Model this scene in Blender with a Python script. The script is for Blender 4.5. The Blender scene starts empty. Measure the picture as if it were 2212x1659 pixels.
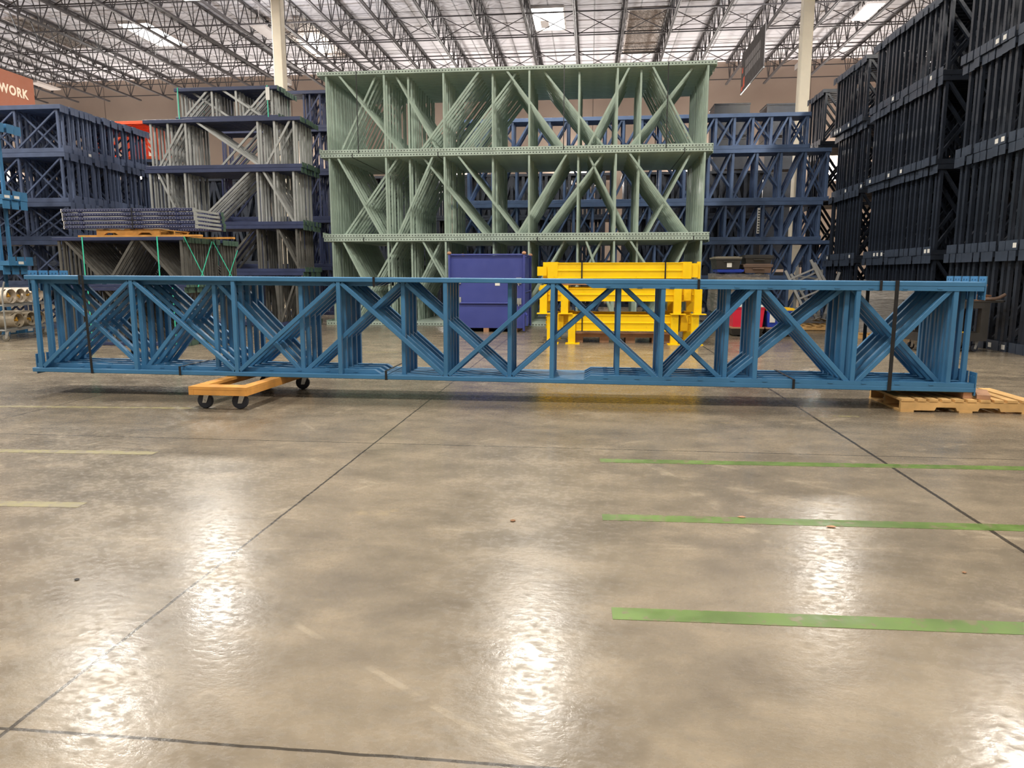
import bpy, bmesh, math, random
from mathutils import Vector, Matrix, Euler, noise

random.seed(7)
scn = bpy.context.scene
col = scn.collection
PI = math.pi

# ------------------------------------------------------------------ camera
IMG_W, IMG_H = 2212.0, 1659.0
FPX, CAM_H = 1550.0, 1.31
PITCH = math.atan(237.5 / FPX)                       # looking slightly down
YAW = math.atan(169.0 * math.cos(PITCH) / FPX)       # turned slightly left of the depth axis
cam_data = bpy.data.cameras.new('camera')
cam_data.sensor_width = 36.0
cam_data.lens = FPX / IMG_W * 36.0
cam_data.clip_end = 400
cam = bpy.data.objects.new('camera', cam_data)
cam.location = (0, 0, CAM_H)
cam.rotation_euler = (PI / 2 - PITCH, 0, YAW)
col.objects.link(cam)
scn.camera = cam

# ------------------------------------------------------------------ world, exposure
vs = scn.view_settings
vs.view_transform = 'Standard'
vs.look = 'None'
vs.exposure = 0.0
vs.gamma = 1.0
vs.use_curve_mapping = False
world = bpy.data.worlds.new('world')
scn.world = world
world.use_nodes = True
wbg = world.node_tree.nodes['Background']
wbg.inputs['Color'].default_value = (1.0, 0.97, 0.94, 1)
wbg.inputs['Strength'].default_value = 0.22
cy = scn.cycles
cy.max_bounces = 5
cy.diffuse_bounces = 3
cy.glossy_bounces = 2
cy.transmission_bounces = 3
cy.transparent_max_bounces = 8
cy.caustics_reflective = False
cy.caustics_refractive = False
cy.sample_clamp_indirect = 6.0
cy.use_denoising = True
cy.adaptive_threshold = 0.02

# ------------------------------------------------------------------ lamps (one real area lamp under each lit fixture)
LAMP_Z = 11.45
LIT = [(-14.97, 26.4), (-14.4, 18.6), (-1.67, 21.4), (11.2, 18.4), (10.63, 31.3)]
for lx in (-27.5, -14.7, -1.7, 11.0, 24.0):
    for ly in (10.0, 1.5, -7.0, -15.5):
        LIT.append((lx, ly))
LIT += [(-27.5, 18.5), (24.0, 18.5), (-27.5, 26.4), (24.0, 26.4)]
for lx, ly in LIT:
    ld = bpy.data.lights.new('strip_lamp', 'AREA')
    ld.shape = 'RECTANGLE'
    ld.size = 0.55
    ld.size_y = 1.7
    ld.energy = 280.0 if ly < -2 else 860.0
    ld.color = (1.0, 0.945, 0.86)
    lo = bpy.data.objects.new('strip_lamp', ld)
    lo.location = (lx, ly, LAMP_Z - 0.03)
    col.objects.link(lo)

COLUMNS = ((-11.644, 27.2), (7.267, 27.2), (-30.555, 27.2))
for lx, ly in COLUMNS:                                 # flood lamps added behind the columns to brighten the roof
    ld = bpy.data.lights.new('added_roof_flood', 'AREA')
    ld.shape = 'RECTANGLE'; ld.size = 0.3; ld.size_y = 0.4
    ld.energy = 1000.0; ld.color = (0.97, 0.97, 1.0)
    lo = bpy.data.objects.new('added_roof_flood', ld)
    lo.location = (lx, ly + 0.42, 8.66); lo.rotation_euler = (PI + 0.12, 0, 0)
    col.objects.link(lo)

ADDED_WALL_LAMPS = [(-38.0, 43.85, 6.2), (-28.0, 43.85, 6.2), (-18.0, 43.85, 6.2), (-8.5, 43.85, 6.2), (-1.0, 43.85, 6.2), (6.0, 43.85, 6.2), (14.0, 43.85, 6.2)]
for lx, ly, lz in ADDED_WALL_LAMPS:                          # up-facing lamps added low on the back wall to brighten the roof
    ld = bpy.data.lights.new('added_wall_uplight', 'AREA')
    ld.shape = 'RECTANGLE'; ld.size = 0.7; ld.size_y = 0.2
    ld.energy = 650.0; ld.color = (1.0, 0.95, 0.9)
    lo = bpy.data.objects.new('added_wall_uplight', ld)
    lo.location = (lx, ly, lz + 0.2); lo.rotation_euler = (PI + 0.5, 0, 0)
    col.objects.link(lo)

# ------------------------------------------------------------------ picture point -> place
_cp, _sp, _cy, _sy = math.cos(PITCH), math.sin(PITCH), math.cos(YAW), math.sin(YAW)
_F = Vector((-_sy * _cp, _cy * _cp, -_sp)); _R = Vector((_cy, _sy, 0)); _U = _R.cross(_F)
def ray(px, py): return _F + _R * ((px - 1106.0) / FPX) - _U * ((py - 829.5) / FPX)
def atz(px, py, z=0.0):
    d = ray(px, py); return Vector((0, 0, CAM_H)) + d * ((z - CAM_H) / d.z)
def aty(px, py, Y):
    d = ray(px, py); return Vector((0, 0, CAM_H)) + d * (Y / d.y)

# ------------------------------------------------------------------ mesh helper
class MB:
    def __init__(s): s.v = []; s.f = []; s.m = []
    def add(s, verts, faces, mi=0):
        b = len(s.v); s.v += [tuple(p) for p in verts]
        for f in faces: s.f.append([b + i for i in f]); s.m.append(mi)
    def box(s, x0, x1, y0, y1, z0, z1, mi=0):
        s.add([(x0,y0,z0),(x1,y0,z0),(x1,y1,z0),(x0,y1,z0),(x0,y0,z1),(x1,y0,z1),(x1,y1,z1),(x0,y1,z1)],
              [(0,3,2,1),(4,5,6,7),(0,1,5,4),(1,2,6,5),(2,3,7,6),(3,0,4,7)], mi)
    def sweep(s, p, q, prof, up=(0,1,0), mi=0):
        """extrude a closed profile (list of (a,b): a along side, b along up) from p to q"""
        p = Vector(p); q = Vector(q); d = (q - p).normalized(); up = Vector(up)
        side = d.cross(up)
        if side.length < 1e-6: side = d.cross(Vector((1, 0, 0)))
        side.normalize(); u = side.cross(d).normalized()
        n = len(prof)
        vs_ = [p + side * a + u * b for a, b in prof] + [q + side * a + u * b for a, b in prof]
        fs = [(i, (i + 1) % n, n + (i + 1) % n, n + i) for i in range(n)]
        s.add(vs_, fs + [tuple(range(n - 1, -1, -1)), tuple(range(n, 2 * n))], mi)
    def bar(s, p, q, w, h, up=(0,1,0), c=0.0, mi=0):
        """rectangular bar: w across (in the frame's plane), h along up; c = corner chamfer"""
        a, b = w / 2, h / 2
        if c > 0: prof = [(-a+c,-b),(a-c,-b),(a,-b+c),(a,b-c),(a-c,b),(-a+c,b),(-a,b-c),(-a,-b+c)]
        else: prof = [(-a,-b),(a,-b),(a,b),(-a,b)]
        s.sweep(p, q, prof, up, mi)
    def cyl(s, p, q, r, n=12, r2=None, mi=0):
        p = Vector(p); q = Vector(q); d = (q - p).normalized()
        a = d.orthogonal().normalized(); b = d.cross(a); r2 = r if r2 is None else r2
        vs_ = [p + (a * math.cos(2*PI*i/n) + b * math.sin(2*PI*i/n)) * r for i in range(n)] + \
              [q + (a * math.cos(2*PI*i/n) + b * math.sin(2*PI*i/n)) * r2 for i in range(n)]
        s.add(vs_, [(i, (i+1) % n, n + (i+1) % n, n + i) for i in range(n)] + [tuple(range(n-1,-1,-1)), tuple(range(n, 2*n))], mi)
    def lathe(s, p, axis, prof, n=24, mi=0):
        """prof = list of (distance along axis, radius)"""
        p = Vector(p); d = Vector(axis).normalized(); a = d.orthogonal().normalized(); b = d.cross(a)
        vs_ = []
        for t, r in prof:
            for i in range(n): vs_.append(p + d * t + (a * math.cos(2*PI*i/n) + b * math.sin(2*PI*i/n)) * r)
        fs = []
        for k in range(len(prof) - 1):
            for i in range(n): fs.append((k*n+i, k*n+(i+1) % n, (k+1)*n+(i+1) % n, (k+1)*n+i))
        fs.append(tuple(range(n-1,-1,-1))); fs.append(tuple((len(prof)-1)*n + i for i in range(n)))
        s.add(vs_, fs, mi)
    def tube(s, pts, r, n=8, mi=0):
        pts = [Vector(p) for p in pts]; rings = []; a = None
        for i, p in enumerate(pts):
            d = (pts[min(i+1, len(pts)-1)] - pts[max(i-1, 0)]).normalized()
            a = d.orthogonal().normalized() if a is None else (a - d * a.dot(d)).normalized()
            b = d.cross(a)
            rings.append([p + (a * math.cos(2*PI*k/n) + b * math.sin(2*PI*k/n)) * r for k in range(n)])
        fs = []
        for i in range(len(pts) - 1):
            for k in range(n): fs.append((i*n+k, i*n+(k+1) % n, (i+1)*n+(k+1) % n, (i+1)*n+k))
        fs.append(tuple(range(n-1,-1,-1))); fs.append(tuple((len(pts)-1)*n + k for k in range(n)))
        s.add([v for r_ in rings for v in r_], fs, mi)
    def prism(s, poly, vec, mi=0):
        n = len(poly); vec = Vector(vec); poly = [Vector(p) for p in poly]
        s.add(poly + [p + vec for p in poly], [tuple(range(n-1,-1,-1)), tuple(range(n, 2*n))] + [(i, (i+1) % n, n + (i+1) % n, n + i) for i in range(n)], mi)
    def mesh(s, name, *mats, smooth=False):
        me = bpy.data.meshes.new(name)
        me.from_pydata(s.v, [], s.f)
        bm = bmesh.new(); bm.from_mesh(me); bmesh.ops.recalc_face_normals(bm, faces=bm.faces); bm.to_mesh(me); bm.free()
        for m in mats: me.materials.append(m)
        if len(mats) > 1: me.polygons.foreach_set('material_index', s.m)
        if smooth:
            me.polygons.foreach_set('use_smooth', [True] * len(me.polygons))
            try: me.set_sharp_from_angle(angle=math.radians(40))
            except Exception: pass
        me.update()
        return me

def tag(o, label, cat, group=None):
    o['label'] = label; o['category'] = cat
    if group: o['group'] = group
    return o
def obj(name, me, parent=None, loc=(0,0,0), rot=(0,0,0)):
    o = bpy.data.objects.new(name, me); col.objects.link(o)
    o.location = loc; o.rotation_euler = rot
    if parent is not None: o.parent = parent
    return o
def thing(name, label, cat, loc=(0,0,0), rot=(0,0,0), group=None):
    return tag(obj(name, None, None, loc, rot), label, cat, group)
def struct(name, me, parent=None, loc=(0,0,0), rot=(0,0,0)):
    o = obj(name, me, parent, loc, rot)
    if parent is None: o['kind'] = 'structure'
    return o
ORD = ['first','second','third','fourth','fifth','sixth','seventh','eighth','ninth','tenth','eleventh','twelfth','thirteenth','fourteenth','fifteenth','sixteenth','seventeenth','eighteenth','nineteenth','twentieth']
def ordinal(i):
    n = i + 1
    if n <= 20: return ORD[i]
    tens = {2: 'twenty', 3: 'thirty', 4: 'forty', 5: 'fifty'}; t, u = divmod(n, 10)
    if u == 0: return {3: 'thirtieth', 4: 'fortieth', 5: 'fiftieth'}[t]
    return tens[t] + '-' + ORD[u - 1]

# ------------------------------------------------------------------ materials
def nodes_of(name):
    m = bpy.data.materials.new(name); m.use_nodes = True
    nt = m.node_tree; b = nt.nodes['Principled BSDF']
    return m, nt, b
def N(nt, typ, **kw):
    n = nt.nodes.new(typ)
    for k, v in kw.items(): setattr(n, k, v)
    return n
def mth(nt, op, a, b=None, c=None):
    n = N(nt, 'ShaderNodeMath', operation=op)
    for i, x in enumerate((a, b, c)):
        if x is None: continue
        if isinstance(x, (int, float)): n.inputs[i].default_value = x
        else: nt.links.new(x, n.inputs[i])
    return n.outputs[0]
def mixc(nt, fac, a, b):
    n = N(nt, 'ShaderNodeMix', data_type='RGBA')
    for sock, x in ((n.inputs[0], fac), (n.inputs[6], a), (n.inputs[7], b)):
        if isinstance(x, (int, float)): sock.default_value = x
        elif isinstance(x, tuple): sock.default_value = (*x[:3], 1)
        else: nt.links.new(x, sock)
    return n.outputs[2]
def rng(nt, v, a, b, c=0.0, d=1.0):
    n = N(nt, 'ShaderNodeMapRange'); nt.links.new(v, n.inputs[0])
    for i, x in enumerate((a, b, c, d)): n.inputs[i + 1].default_value = x
    return n.outputs[0]
def noise_t(nt, vec, scale, detail=3.0, rough=0.55):
    n = N(nt, 'ShaderNodeTexNoise'); n.inputs['Scale'].default_value = scale; n.inputs['Detail'].default_value = detail; n.inputs['Roughness'].default_value = rough
    if vec is not None: nt.links.new(vec, n.inputs['Vector'])
    return n.outputs['Fac']
def lin(r, g, b):
    f = lambda c: c / 12.92 if c <= 0.04045 else ((c + 0.055) / 1.055) ** 2.4
    return (f(r / 255), f(g / 255), f(b / 255))
def paint(name, c, rough=0.45, metal=0.0, var=0.25, scale=3.0, worn=None, wear=0.0, spec=0.5):
    """painted or plain surface with slight mottling; worn = colour of chips and scuffs"""
    m, nt, b = nodes_of(name)
    tc = N(nt, 'ShaderNodeTexCoord').outputs['Object']
    f = noise_t(nt, tc, scale, 4.0)
    d = tuple(x * (1 - var) for x in c); l = tuple(min(1, x * (1 + var)) for x in c)
    cc = mixc(nt, rng(nt, f, 0.3, 0.7), d, l)
    if worn:
        g = noise_t(nt, tc, 14.0, 6.0, 0.7)
        cc = mixc(nt, rng(nt, g, 0.62 - wear, 0.70 - wear), cc, worn)
    nt.links.new(cc, b.inputs['Base Color'])
    nt.links.new(rng(nt, noise_t(nt, tc, scale * 4), 0.3, 0.7, max(0.05, rough - 0.1), min(1, rough + 0.1)), b.inputs['Roughness'])
    b.inputs['Metallic'].default_value = metal
    b.inputs['Specular IOR Level'].default_value = spec
    return m
def punched(name, c, hole, period, rows, r, rough=0.45):
    """rail with a row of punched holes on its front face (object x along the rail, rows = heights)"""
    m, nt, b = nodes_of(name)
    tcn = N(nt, 'ShaderNodeTexCoord'); sx = N(nt, 'ShaderNodeSeparateXYZ'); nt.links.new(tcn.outputs['Object'], sx.inputs[0])
    fx = mth(nt, 'MULTIPLY', mth(nt, 'SUBTRACT', mth(nt, 'FRACT', mth(nt, 'DIVIDE', sx.outputs[0], period)), 0.5), period)
    acc = None
    for z in rows:
        dz = mth(nt, 'SUBTRACT', sx.outputs[2], z)
        dist = mth(nt, 'SQRT', mth(nt, 'ADD', mth(nt, 'POWER', fx, 2.0), mth(nt, 'POWER', dz, 2.0)))
        hit = mth(nt, 'LESS_THAN', dist, r)
        acc = hit if acc is None else mth(nt, 'MAXIMUM', acc, hit)
    geo = N(nt, 'ShaderNodeTexCoord'); sn = N(nt, 'ShaderNodeSeparateXYZ'); nt.links.new(geo.outputs['Normal'], sn.inputs[0])
    acc = mth(nt, 'MULTIPLY', acc, mth(nt, 'GREATER_THAN', mth(nt, 'ABSOLUTE', sn.outputs[1]), 0.7))
    f = noise_t(nt, tcn.outputs['Object'], 2.5, 4.0)
    cc = mixc(nt, rng(nt, f, 0.3, 0.7), tuple(x * 0.8 for x in c), tuple(min(1, x * 1.15) for x in c))
    nt.links.new(mixc(nt, acc, cc, hole), b.inputs['Base Color'])
    b.inputs['Roughness'].default_value = rough
    return m
def emit(name, c, s):
    m, nt, b = nodes_of(name)
    b.inputs['Base Color'].default_value = (*c, 1); b.inputs['Emission Color'].default_value = (*c, 1); b.inputs['Emission Strength'].default_value = s
    return m

BLUE = lin(62, 118, 160)
M = {}
M['blue'] = paint('bright_blue_paint', BLUE, 0.48, var=0.14, scale=1.5, worn=lin(90, 100, 110), wear=-0.07)
M['navy'] = paint('navy_paint', lin(46, 56, 90), 0.45, var=0.2)
M['slate'] = paint('slate_blue_paint', lin(82, 94, 122), 0.5, var=0.2)
M['dark'] = paint('dark_navy_paint', lin(38, 44, 55), 0.36, var=0.3)
M['darkplate'] = paint('dark_plate_paint', lin(62, 71, 86), 0.38, var=0.3)
M['royal'] = paint('royal_blue_paint', lin(90, 112, 150), 0.45, var=0.2)
M['sage'] = paint('sage_green_paint', lin(158, 176, 162), 0.45, var=0.14)
M['sagerail'] = punched('sage_green_punched_rail', lin(172, 188, 176), lin(40, 48, 42), 0.0762, (0.055, 2.03), 0.017)
M['galv'] = paint('grey_galvanised_steel', lin(164, 166, 164), 0.4, 0.25, var=0.15)
M['galvdark'] = paint('dull_grey_steel', lin(92, 91, 87), 0.5, 0.1, var=0.2)
M['slotrail'] = punched('navy_slotted_rail_glints', lin(44, 50, 84), lin(150, 152, 160), 0.051, (0.035,), 0.008, 0.35)  # pale dots in the slots are painted glints
M['teal'] = paint('teal_strapping', lin(70, 205, 170), 0.35, var=0.1)
M['black'] = paint('black_strapping', lin(30, 30, 32), 0.4, var=0.2)
M['plate'] = paint('dark_green_end_plate', lin(62, 84, 72), 0.5, var=0.3, scale=14)
M['orange'] = paint('orange_paint', lin(232, 92, 52), 0.5, var=0.12)
M['yellow'] = paint('yellow_paint', lin(248, 204, 0), 0.42, var=0.06, worn=lin(96, 80, 30), wear=-0.025)
M['yellowclean'] = paint('clean_yellow_paint', lin(250, 205, 0), 0.42, var=0.06)
M['white'] = paint('white_label', lin(232, 230, 224), 0.6, var=0.05)
M['orangewood'] = paint('amber_pine', lin(210, 150, 74), 0.6, var=0.25, scale=5, worn=lin(130, 84, 40), wear=-0.06)
M['wood'] = paint('pale_pine', lin(214, 172, 112), 0.65, var=0.22, scale=5, worn=lin(120, 84, 50), wear=-0.09)
M['tanwood'] = paint('weathered_board', lin(176, 134, 104), 0.7, var=0.2, scale=5)
M['cobalt'] = paint('cobalt_blue_steel', lin(64, 74, 146), 0.45, var=0.1, scale=1.2)
M['cobaltbin'] = paint('blue_plastic', lin(36, 66, 178), 0.4, var=0.06)
M['red'] = paint('red_plastic', lin(224, 40, 70), 0.4, var=0.08)
M['yellowlid'] = paint('yellow_plastic', lin(244, 200, 40), 0.4, var=0.05)
M['rubber'] = paint('black_rubber', lin(40, 44, 54), 0.55, var=0.2)
M['zinc'] = paint('zinc_plated_steel', lin(200, 200, 196), 0.3, 0.6, var=0.1)
M['blackplastic'] = paint('black_plastic', lin(54, 52, 50), 0.5, var=0.2)
M['brownplastic'] = paint('brown_plastic', lin(112, 92, 80), 0.5, var=0.15)
M['greyplastic'] = paint('grey_plastic', lin(132, 126, 112), 0.5, var=0.1)
M['greenbin'] = paint('dark_green_plastic', lin(70, 88, 80), 0.5, var=0.15)
M['alu'] = paint('dull_aluminium', lin(224, 212, 196), 0.38, 0.35, var=0.14, scale=5)
M['aludirty'] = paint('stained_aluminium', lin(190, 178, 158), 0.4, 0.4, var=0.3, scale=5)
M['greysteel'] = paint('grey_painted_steel', lin(150, 150, 148), 0.45, 0.1, var=0.12)
M['cream'] = paint('cream_column_paint', lin(236, 226, 204), 0.5, var=0.04)
M['joist'] = paint('grey_joist_paint', lin(70, 66, 66), 0.5, var=0.15)
M['foil'] = paint('foil_sheet', lin(190, 182, 176), 0.25, 0.7, var=0.2)
M['brass'] = paint('yellow_brass', lin(226, 170, 60), 0.35, 0.5, var=0.1)
M['tape'] = paint('green_floor_tape', lin(92, 116, 56), 0.4, var=0.3, scale=3, worn=lin(112, 108, 80), wear=0.09)
M['tapeyellow'] = paint('faded_yellow_floor_tape', lin(138, 130, 94), 0.45, var=0.12, scale=4, worn=lin(122, 112, 97), wear=0.12)
M['lamp'] = emit('lamp_diffuser', (1.0, 0.93, 0.78), 14.0)
M['sky'] = emit('skylight_daylight', (1.0, 0.97, 0.93), 10.0)
M['lampoff'] = paint('pale_lamp_housing', lin(205, 195, 188), 0.5, var=0.05)
M['banner'] = paint('brown_orange_banner', lin(138, 82, 60), 0.7, var=0.06, scale=1.0)
M['bannerink'] = paint('pale_banner_ink', lin(214, 196, 176), 0.7, var=0.05)
M['bannerdark'] = paint('charcoal_banner', lin(66, 62, 60), 0.7, var=0.08, scale=1.0)
M['bannergrey'] = paint('grey_banner_print', lin(138, 134, 132), 0.7, var=0.05)
M['scrap'] = paint('brown_scrap', lin(140, 100, 70), 0.7, var=0.2, scale=6)
M['cord'] = paint('yellow_cord', lin(240, 196, 60), 0.5, var=0.05)

def floor_material():
    m, nt, b = nodes_of('sealed_concrete')
    tc = N(nt, 'ShaderNodeTexCoord').outputs['Object']
    sx = N(nt, 'ShaderNodeSeparateXYZ'); nt.links.new(tc, sx.inputs[0])
    mp = N(nt, 'ShaderNodeMapping'); mp.inputs['Scale'].default_value = (0.8, 1.15, 1); mp.inputs['Rotation'].default_value = (0, 0, 0.2); nt.links.new(tc, mp.inputs[0])
    big = noise_t(nt, mp.outputs[0], 0.55, 4.0, 0.6)
    med = noise_t(nt, mp.outputs[0], 3.2, 5.0, 0.62)
    fine = noise_t(nt, mp.outputs[0], 26.0, 4.0, 0.65)
    speck = noise_t(nt, tc, 60.0, 3.0, 0.7)
    c = mixc(nt, rng(nt, big, 0.32, 0.68), lin(107, 98, 85), lin(140, 128, 110))
    c = mixc(nt, mth(nt, 'MULTIPLY', rng(nt, med, 0.48, 0.72), 0.55), c, lin(156, 141, 119))
    c = mixc(nt, mth(nt, 'MULTIPLY', rng(nt, med, 0.46, 0.28), 0.4), c, lin(84, 77, 67))
    c = mixc(nt, mth(nt, 'MULTIPLY', rng(nt, fine, 0.52, 0.75), 0.35), c, lin(88, 79, 68))
    c = mixc(nt, mth(nt, 'MULTIPLY', rng(nt, speck, 0.68, 0.78), 0.5), c, lin(72, 65, 57))
    # yellowish worn sealer patches
    patch = noise_t(nt, mp.outputs[0], 0.9, 6.0, 0.7)
    c = mixc(nt, mth(nt, 'MULTIPLY', rng(nt, patch, 0.64, 0.70), 0.35), c, lin(172, 152, 112))
    # long thin scratches
    for ang, ph in ((0.7, 0.0), (-0.45, 3.3), (1.9, 7.1)):
        ms = N(nt, 'ShaderNodeMapping'); ms.inputs['Rotation'].default_value = (0, 0, ang); ms.inputs['Location'].default_value = (ph, ph, 0); ms.inputs['Scale'].default_value = (0.5, 1, 1); nt.links.new(tc, ms.inputs[0])
        wv = N(nt, 'ShaderNodeTexVoronoi', feature='DISTANCE_TO_EDGE'); wv.inputs['Scale'].default_value = 0.42; nt.links.new(ms.outputs[0], wv.inputs['Vector'])
        c = mixc(nt, mth(nt, 'MULTIPLY', mth(nt, 'MULTIPLY', mth(nt, 'LESS_THAN', wv.outputs['Distance'], 0.0035), rng(nt, med, 0.5, 0.6)), 0.4), c, lin(166, 154, 134))
    # saw-cut joints (real lines in the slab)
    joint = None
    wob = mth(nt, 'MULTIPLY', mth(nt, 'SUBTRACT', noise_t(nt, tc, 7.0), 0.5), 0.012)
    for ax, pos, hw in JOINTS:
        d = mth(nt, 'ABSOLUTE', mth(nt, 'ADD', mth(nt, 'SUBTRACT', sx.outputs[ax], pos), wob))
        j = mth(nt, 'LESS_THAN', d, hw)
        joint = j if joint is None else mth(nt, 'MAXIMUM', joint, j)
    c = mixc(nt, mth(nt, 'MULTIPLY', joint, 0.85), c, lin(40, 36, 32))
    nt.links.new(c, b.inputs['Base Color'])
    r = mth(nt, 'ADD', rng(nt, med, 0.3, 0.7, 0.15, 0.27), rng(nt, fine, 0.45, 0.75, 0.0, 0.22))
    nt.links.new(r, b.inputs['Roughness'])
    bp = N(nt, 'ShaderNodeBump'); bp.inputs['Strength'].default_value = 0.06; bp.inputs['Distance'].default_value = 0.02
    nt.links.new(mth(nt, 'ADD', fine, mth(nt, 'MULTIPLY', joint, -2.0)), bp.inputs['Height']); nt.links.new(bp.outputs[0], b.inputs['Normal'])
    return m
JOINTS = [(0, atz(550, 1160).x, 0.007), (1, atz(550, 1613).y, 0.006), (1, atz(1106, 965).y, 0.006), (0, atz(1990, 1050).x, 0.012),
          (0, atz(550, 1160).x - 3.66, 0.006), (1, atz(1106, 965).y + 3.6, 0.006), (1, atz(1106, 965).y + 7.2, 0.006), (1, atz(1106, 965).y + 10.8, 0.006)]
M['floor'] = floor_material()
def panel_material(name, ca, cb, pw, ph, mortar, axes='XY'):
    m, nt, b = nodes_of(name)
    tc = N(nt, 'ShaderNodeTexCoord').outputs['Object']; v = tc
    if axes == 'XZ':
        s_ = N(nt, 'ShaderNodeSeparateXYZ'); nt.links.new(tc, s_.inputs[0]); cmb = N(nt, 'ShaderNodeCombineXYZ'); nt.links.new(s_.outputs[0], cmb.inputs[0]); nt.links.new(s_.outputs[2], cmb.inputs[1]); v = cmb.outputs[0]
    br = N(nt, 'ShaderNodeTexBrick'); nt.links.new(v, br.inputs['Vector']); br.offset = 0.0
    br.inputs['Scale'].default_value = 1.0; br.inputs['Brick Width'].default_value = pw; br.inputs['Row Height'].default_value = ph; br.inputs['Mortar Size'].default_value = mortar
    br.inputs['Color1'].default_value = (*ca, 1); br.inputs['Color2'].default_value = (*cb, 1); br.inputs['Mortar'].default_value = (*[x * 0.45 for x in ca], 1)
    f = noise_t(nt, tc, 0.6, 4.0)
    c = mixc(nt, mth(nt, 'MULTIPLY', rng(nt, f, 0.35, 0.7), 0.25), br.outputs['Color'], tuple(x * 0.7 for x in ca))
    nt.links.new(c, b.inputs['Base Color']); b.inputs['Roughness'].default_value = 0.7
    return m
M['deck'] = panel_material('white_insulated_roof_deck', lin(222, 218, 220), lin(214, 210, 214), 2.09, 1.2, 0.035)
M['wallpaint'] = panel_material('beige_tilt_up_wall', lin(186, 166, 150), lin(180, 160, 144), 6.1, 20.0, 0.03, 'XZ')

# ------------------------------------------------------------------ room shell
fm = MB(); fm.box(-60, 40, -22, 46, -0.2, 0); struct('floor', fm.mesh('floor', M['floor']))
DECK_Z = 13.25
cm = MB(); cm.box(-60, 40, -22, 46, DECK_Z, DECK_Z + 0.2); struct('ceiling', cm.mesh('ceiling', M['deck']))
wm = MB(); wm.box(-60, 40, 44.2, 44.6, 0, DECK_Z); struct('wall_back', wm.mesh('wall_back', M['wallpaint']))
wm = MB(); wm.box(26.0, 26.4, -22, 44.2, 0, DECK_Z); struct('wall_right', wm.mesh('wall_right', M['wallpaint']))

# roof joists: open web, running away from the camera
JB, JT, J0, JP = 12.0, 13.16, -0.83, 2.09            # bottom chord, top chord, first position, spacing
def joist_template():
    y0, y1 = -4.0, 44.1
    a = MB(); a.bar((-0.035, y0, 0), (-0.035, y1, 0), 0.05, 0.075, up=(0,0,1)); a.bar((0.035, y0, 0), (0.035, y1, 0), 0.05, 0.075, up=(0,0,1))
    b = MB(); b.bar((-0.04, y0 - 0, JT - JB), (-0.04, y1, JT - JB), 0.06, 0.08, up=(0,0,1)); b.bar((0.04, y0, JT - JB), (0.04, y1, JT - JB), 0.06, 0.08, up=(0,0,1))
    w = MB(); y = y0; k = 0; st = 0.62; h = JT - JB
    while y + st < y1:
        if k % 2 == 0: w.bar((0, y, 0), (0, y + st, h), 0.035, 0.035, up=(1,0,0))
        else:
            w.bar((0, y, h), (0, y + st, 0), 0.035, 0.035, up=(1,0,0))
            w.bar((0, y + st, 0), (0, y + st, h), 0.03, 0.03, up=(1,0,0))
        y += st; k += 1
    return [('bottom_chord', a.mesh('joist_bottom_chord', M['joist'])), ('top_chord', b.mesh('joist_top_chord', M['joist'])), ('web', w.mesh('joist_web', M['joist']))]
JT_PARTS = joist_template()
JK = list(range(-16, 9))
for k in JK:
    x = J0 + k * JP
    if k == 0: lab = 'dark open-web roof joist touching the right side of the square skylight'
    elif k > 0: lab = f'dark open-web roof joist, {ordinal(k - 1)} right of the one touching the square skylight'
    else: lab = f'dark open-web roof joist, {ordinal(-k - 1)} left of the one touching the square skylight'
    t = thing('roof_joist', lab, 'roof joist', (x, 0, JB), group='open-web roof joists')
    for n_, me in JT_PARTS: obj(n_, me, t)
# bridging rows across the joists
BR = [26.0, 28.8, 31.8, 34.8, 37.8, 40.8, 43.2]
X0, X1 = J0 + JK[0] * JP, J0 + JK[-1] * JP
for i, y in enumerate(BR):
    t = thing('roof_bridging', f'thin horizontal roof bridging across the joists, {ordinal(len(BR) - 1 - i)} row from the back wall', 'bridging', (0, y, JB), group='bridging rows between the roof joists')
    a = MB(); a.bar((X0, 0, 0.05), (X1, 0, 0.05), 0.045, 0.045); obj('lower_bar', a.mesh('bridging_lower_bar', M['joist']), t)
    a = MB(); a.bar((X0, 0, 1.08), (X1, 0, 1.08), 0.045, 0.045); obj('upper_bar', a.mesh('bridging_upper_bar', M['joist']), t)
    if i in (1, 3, 5):
        xm = MB(); xm.bar((0, 0.03, 0.06), (JP, 0.03, 1.07), 0.03, 0.03); xm.bar((0, -0.03, 1.07), (JP, -0.03, 0.06), 0.03, 0.03)
        xme = xm.mesh('cross_brace', M['joist'])
        for k in JK[:-1]: obj('cross_brace', xme, t, (J0 + k * JP, 0, 0))

# girder along the column line
g = thing('roof_girder', 'dark open-web girder crossing the joists along the column line', 'roof girder', (0, 27.2, JB - .14))
a = MB(); a.bar((X0, 0, 0), (X1, 0, 0), .10, .22); obj('bottom_chord', a.mesh('girder_bottom_chord', M['joist']), g)
a = MB(); a.bar((X0, 0, 1.17), (X1, 0, 1.17), .10, .22); obj('top_chord', a.mesh('girder_top_chord', M['joist']), g)
a = MB(); x = X0; k = 0
while x + 1.045 < X1:
    a.bar((x, 0, .05 if k % 2 else 1.12), (x + 1.045, 0, 1.12 if k % 2 else .05), .06, .06); x += 1.045; k += 1
obj('web', a.mesh('girder_web', M['joist']), g)

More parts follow.
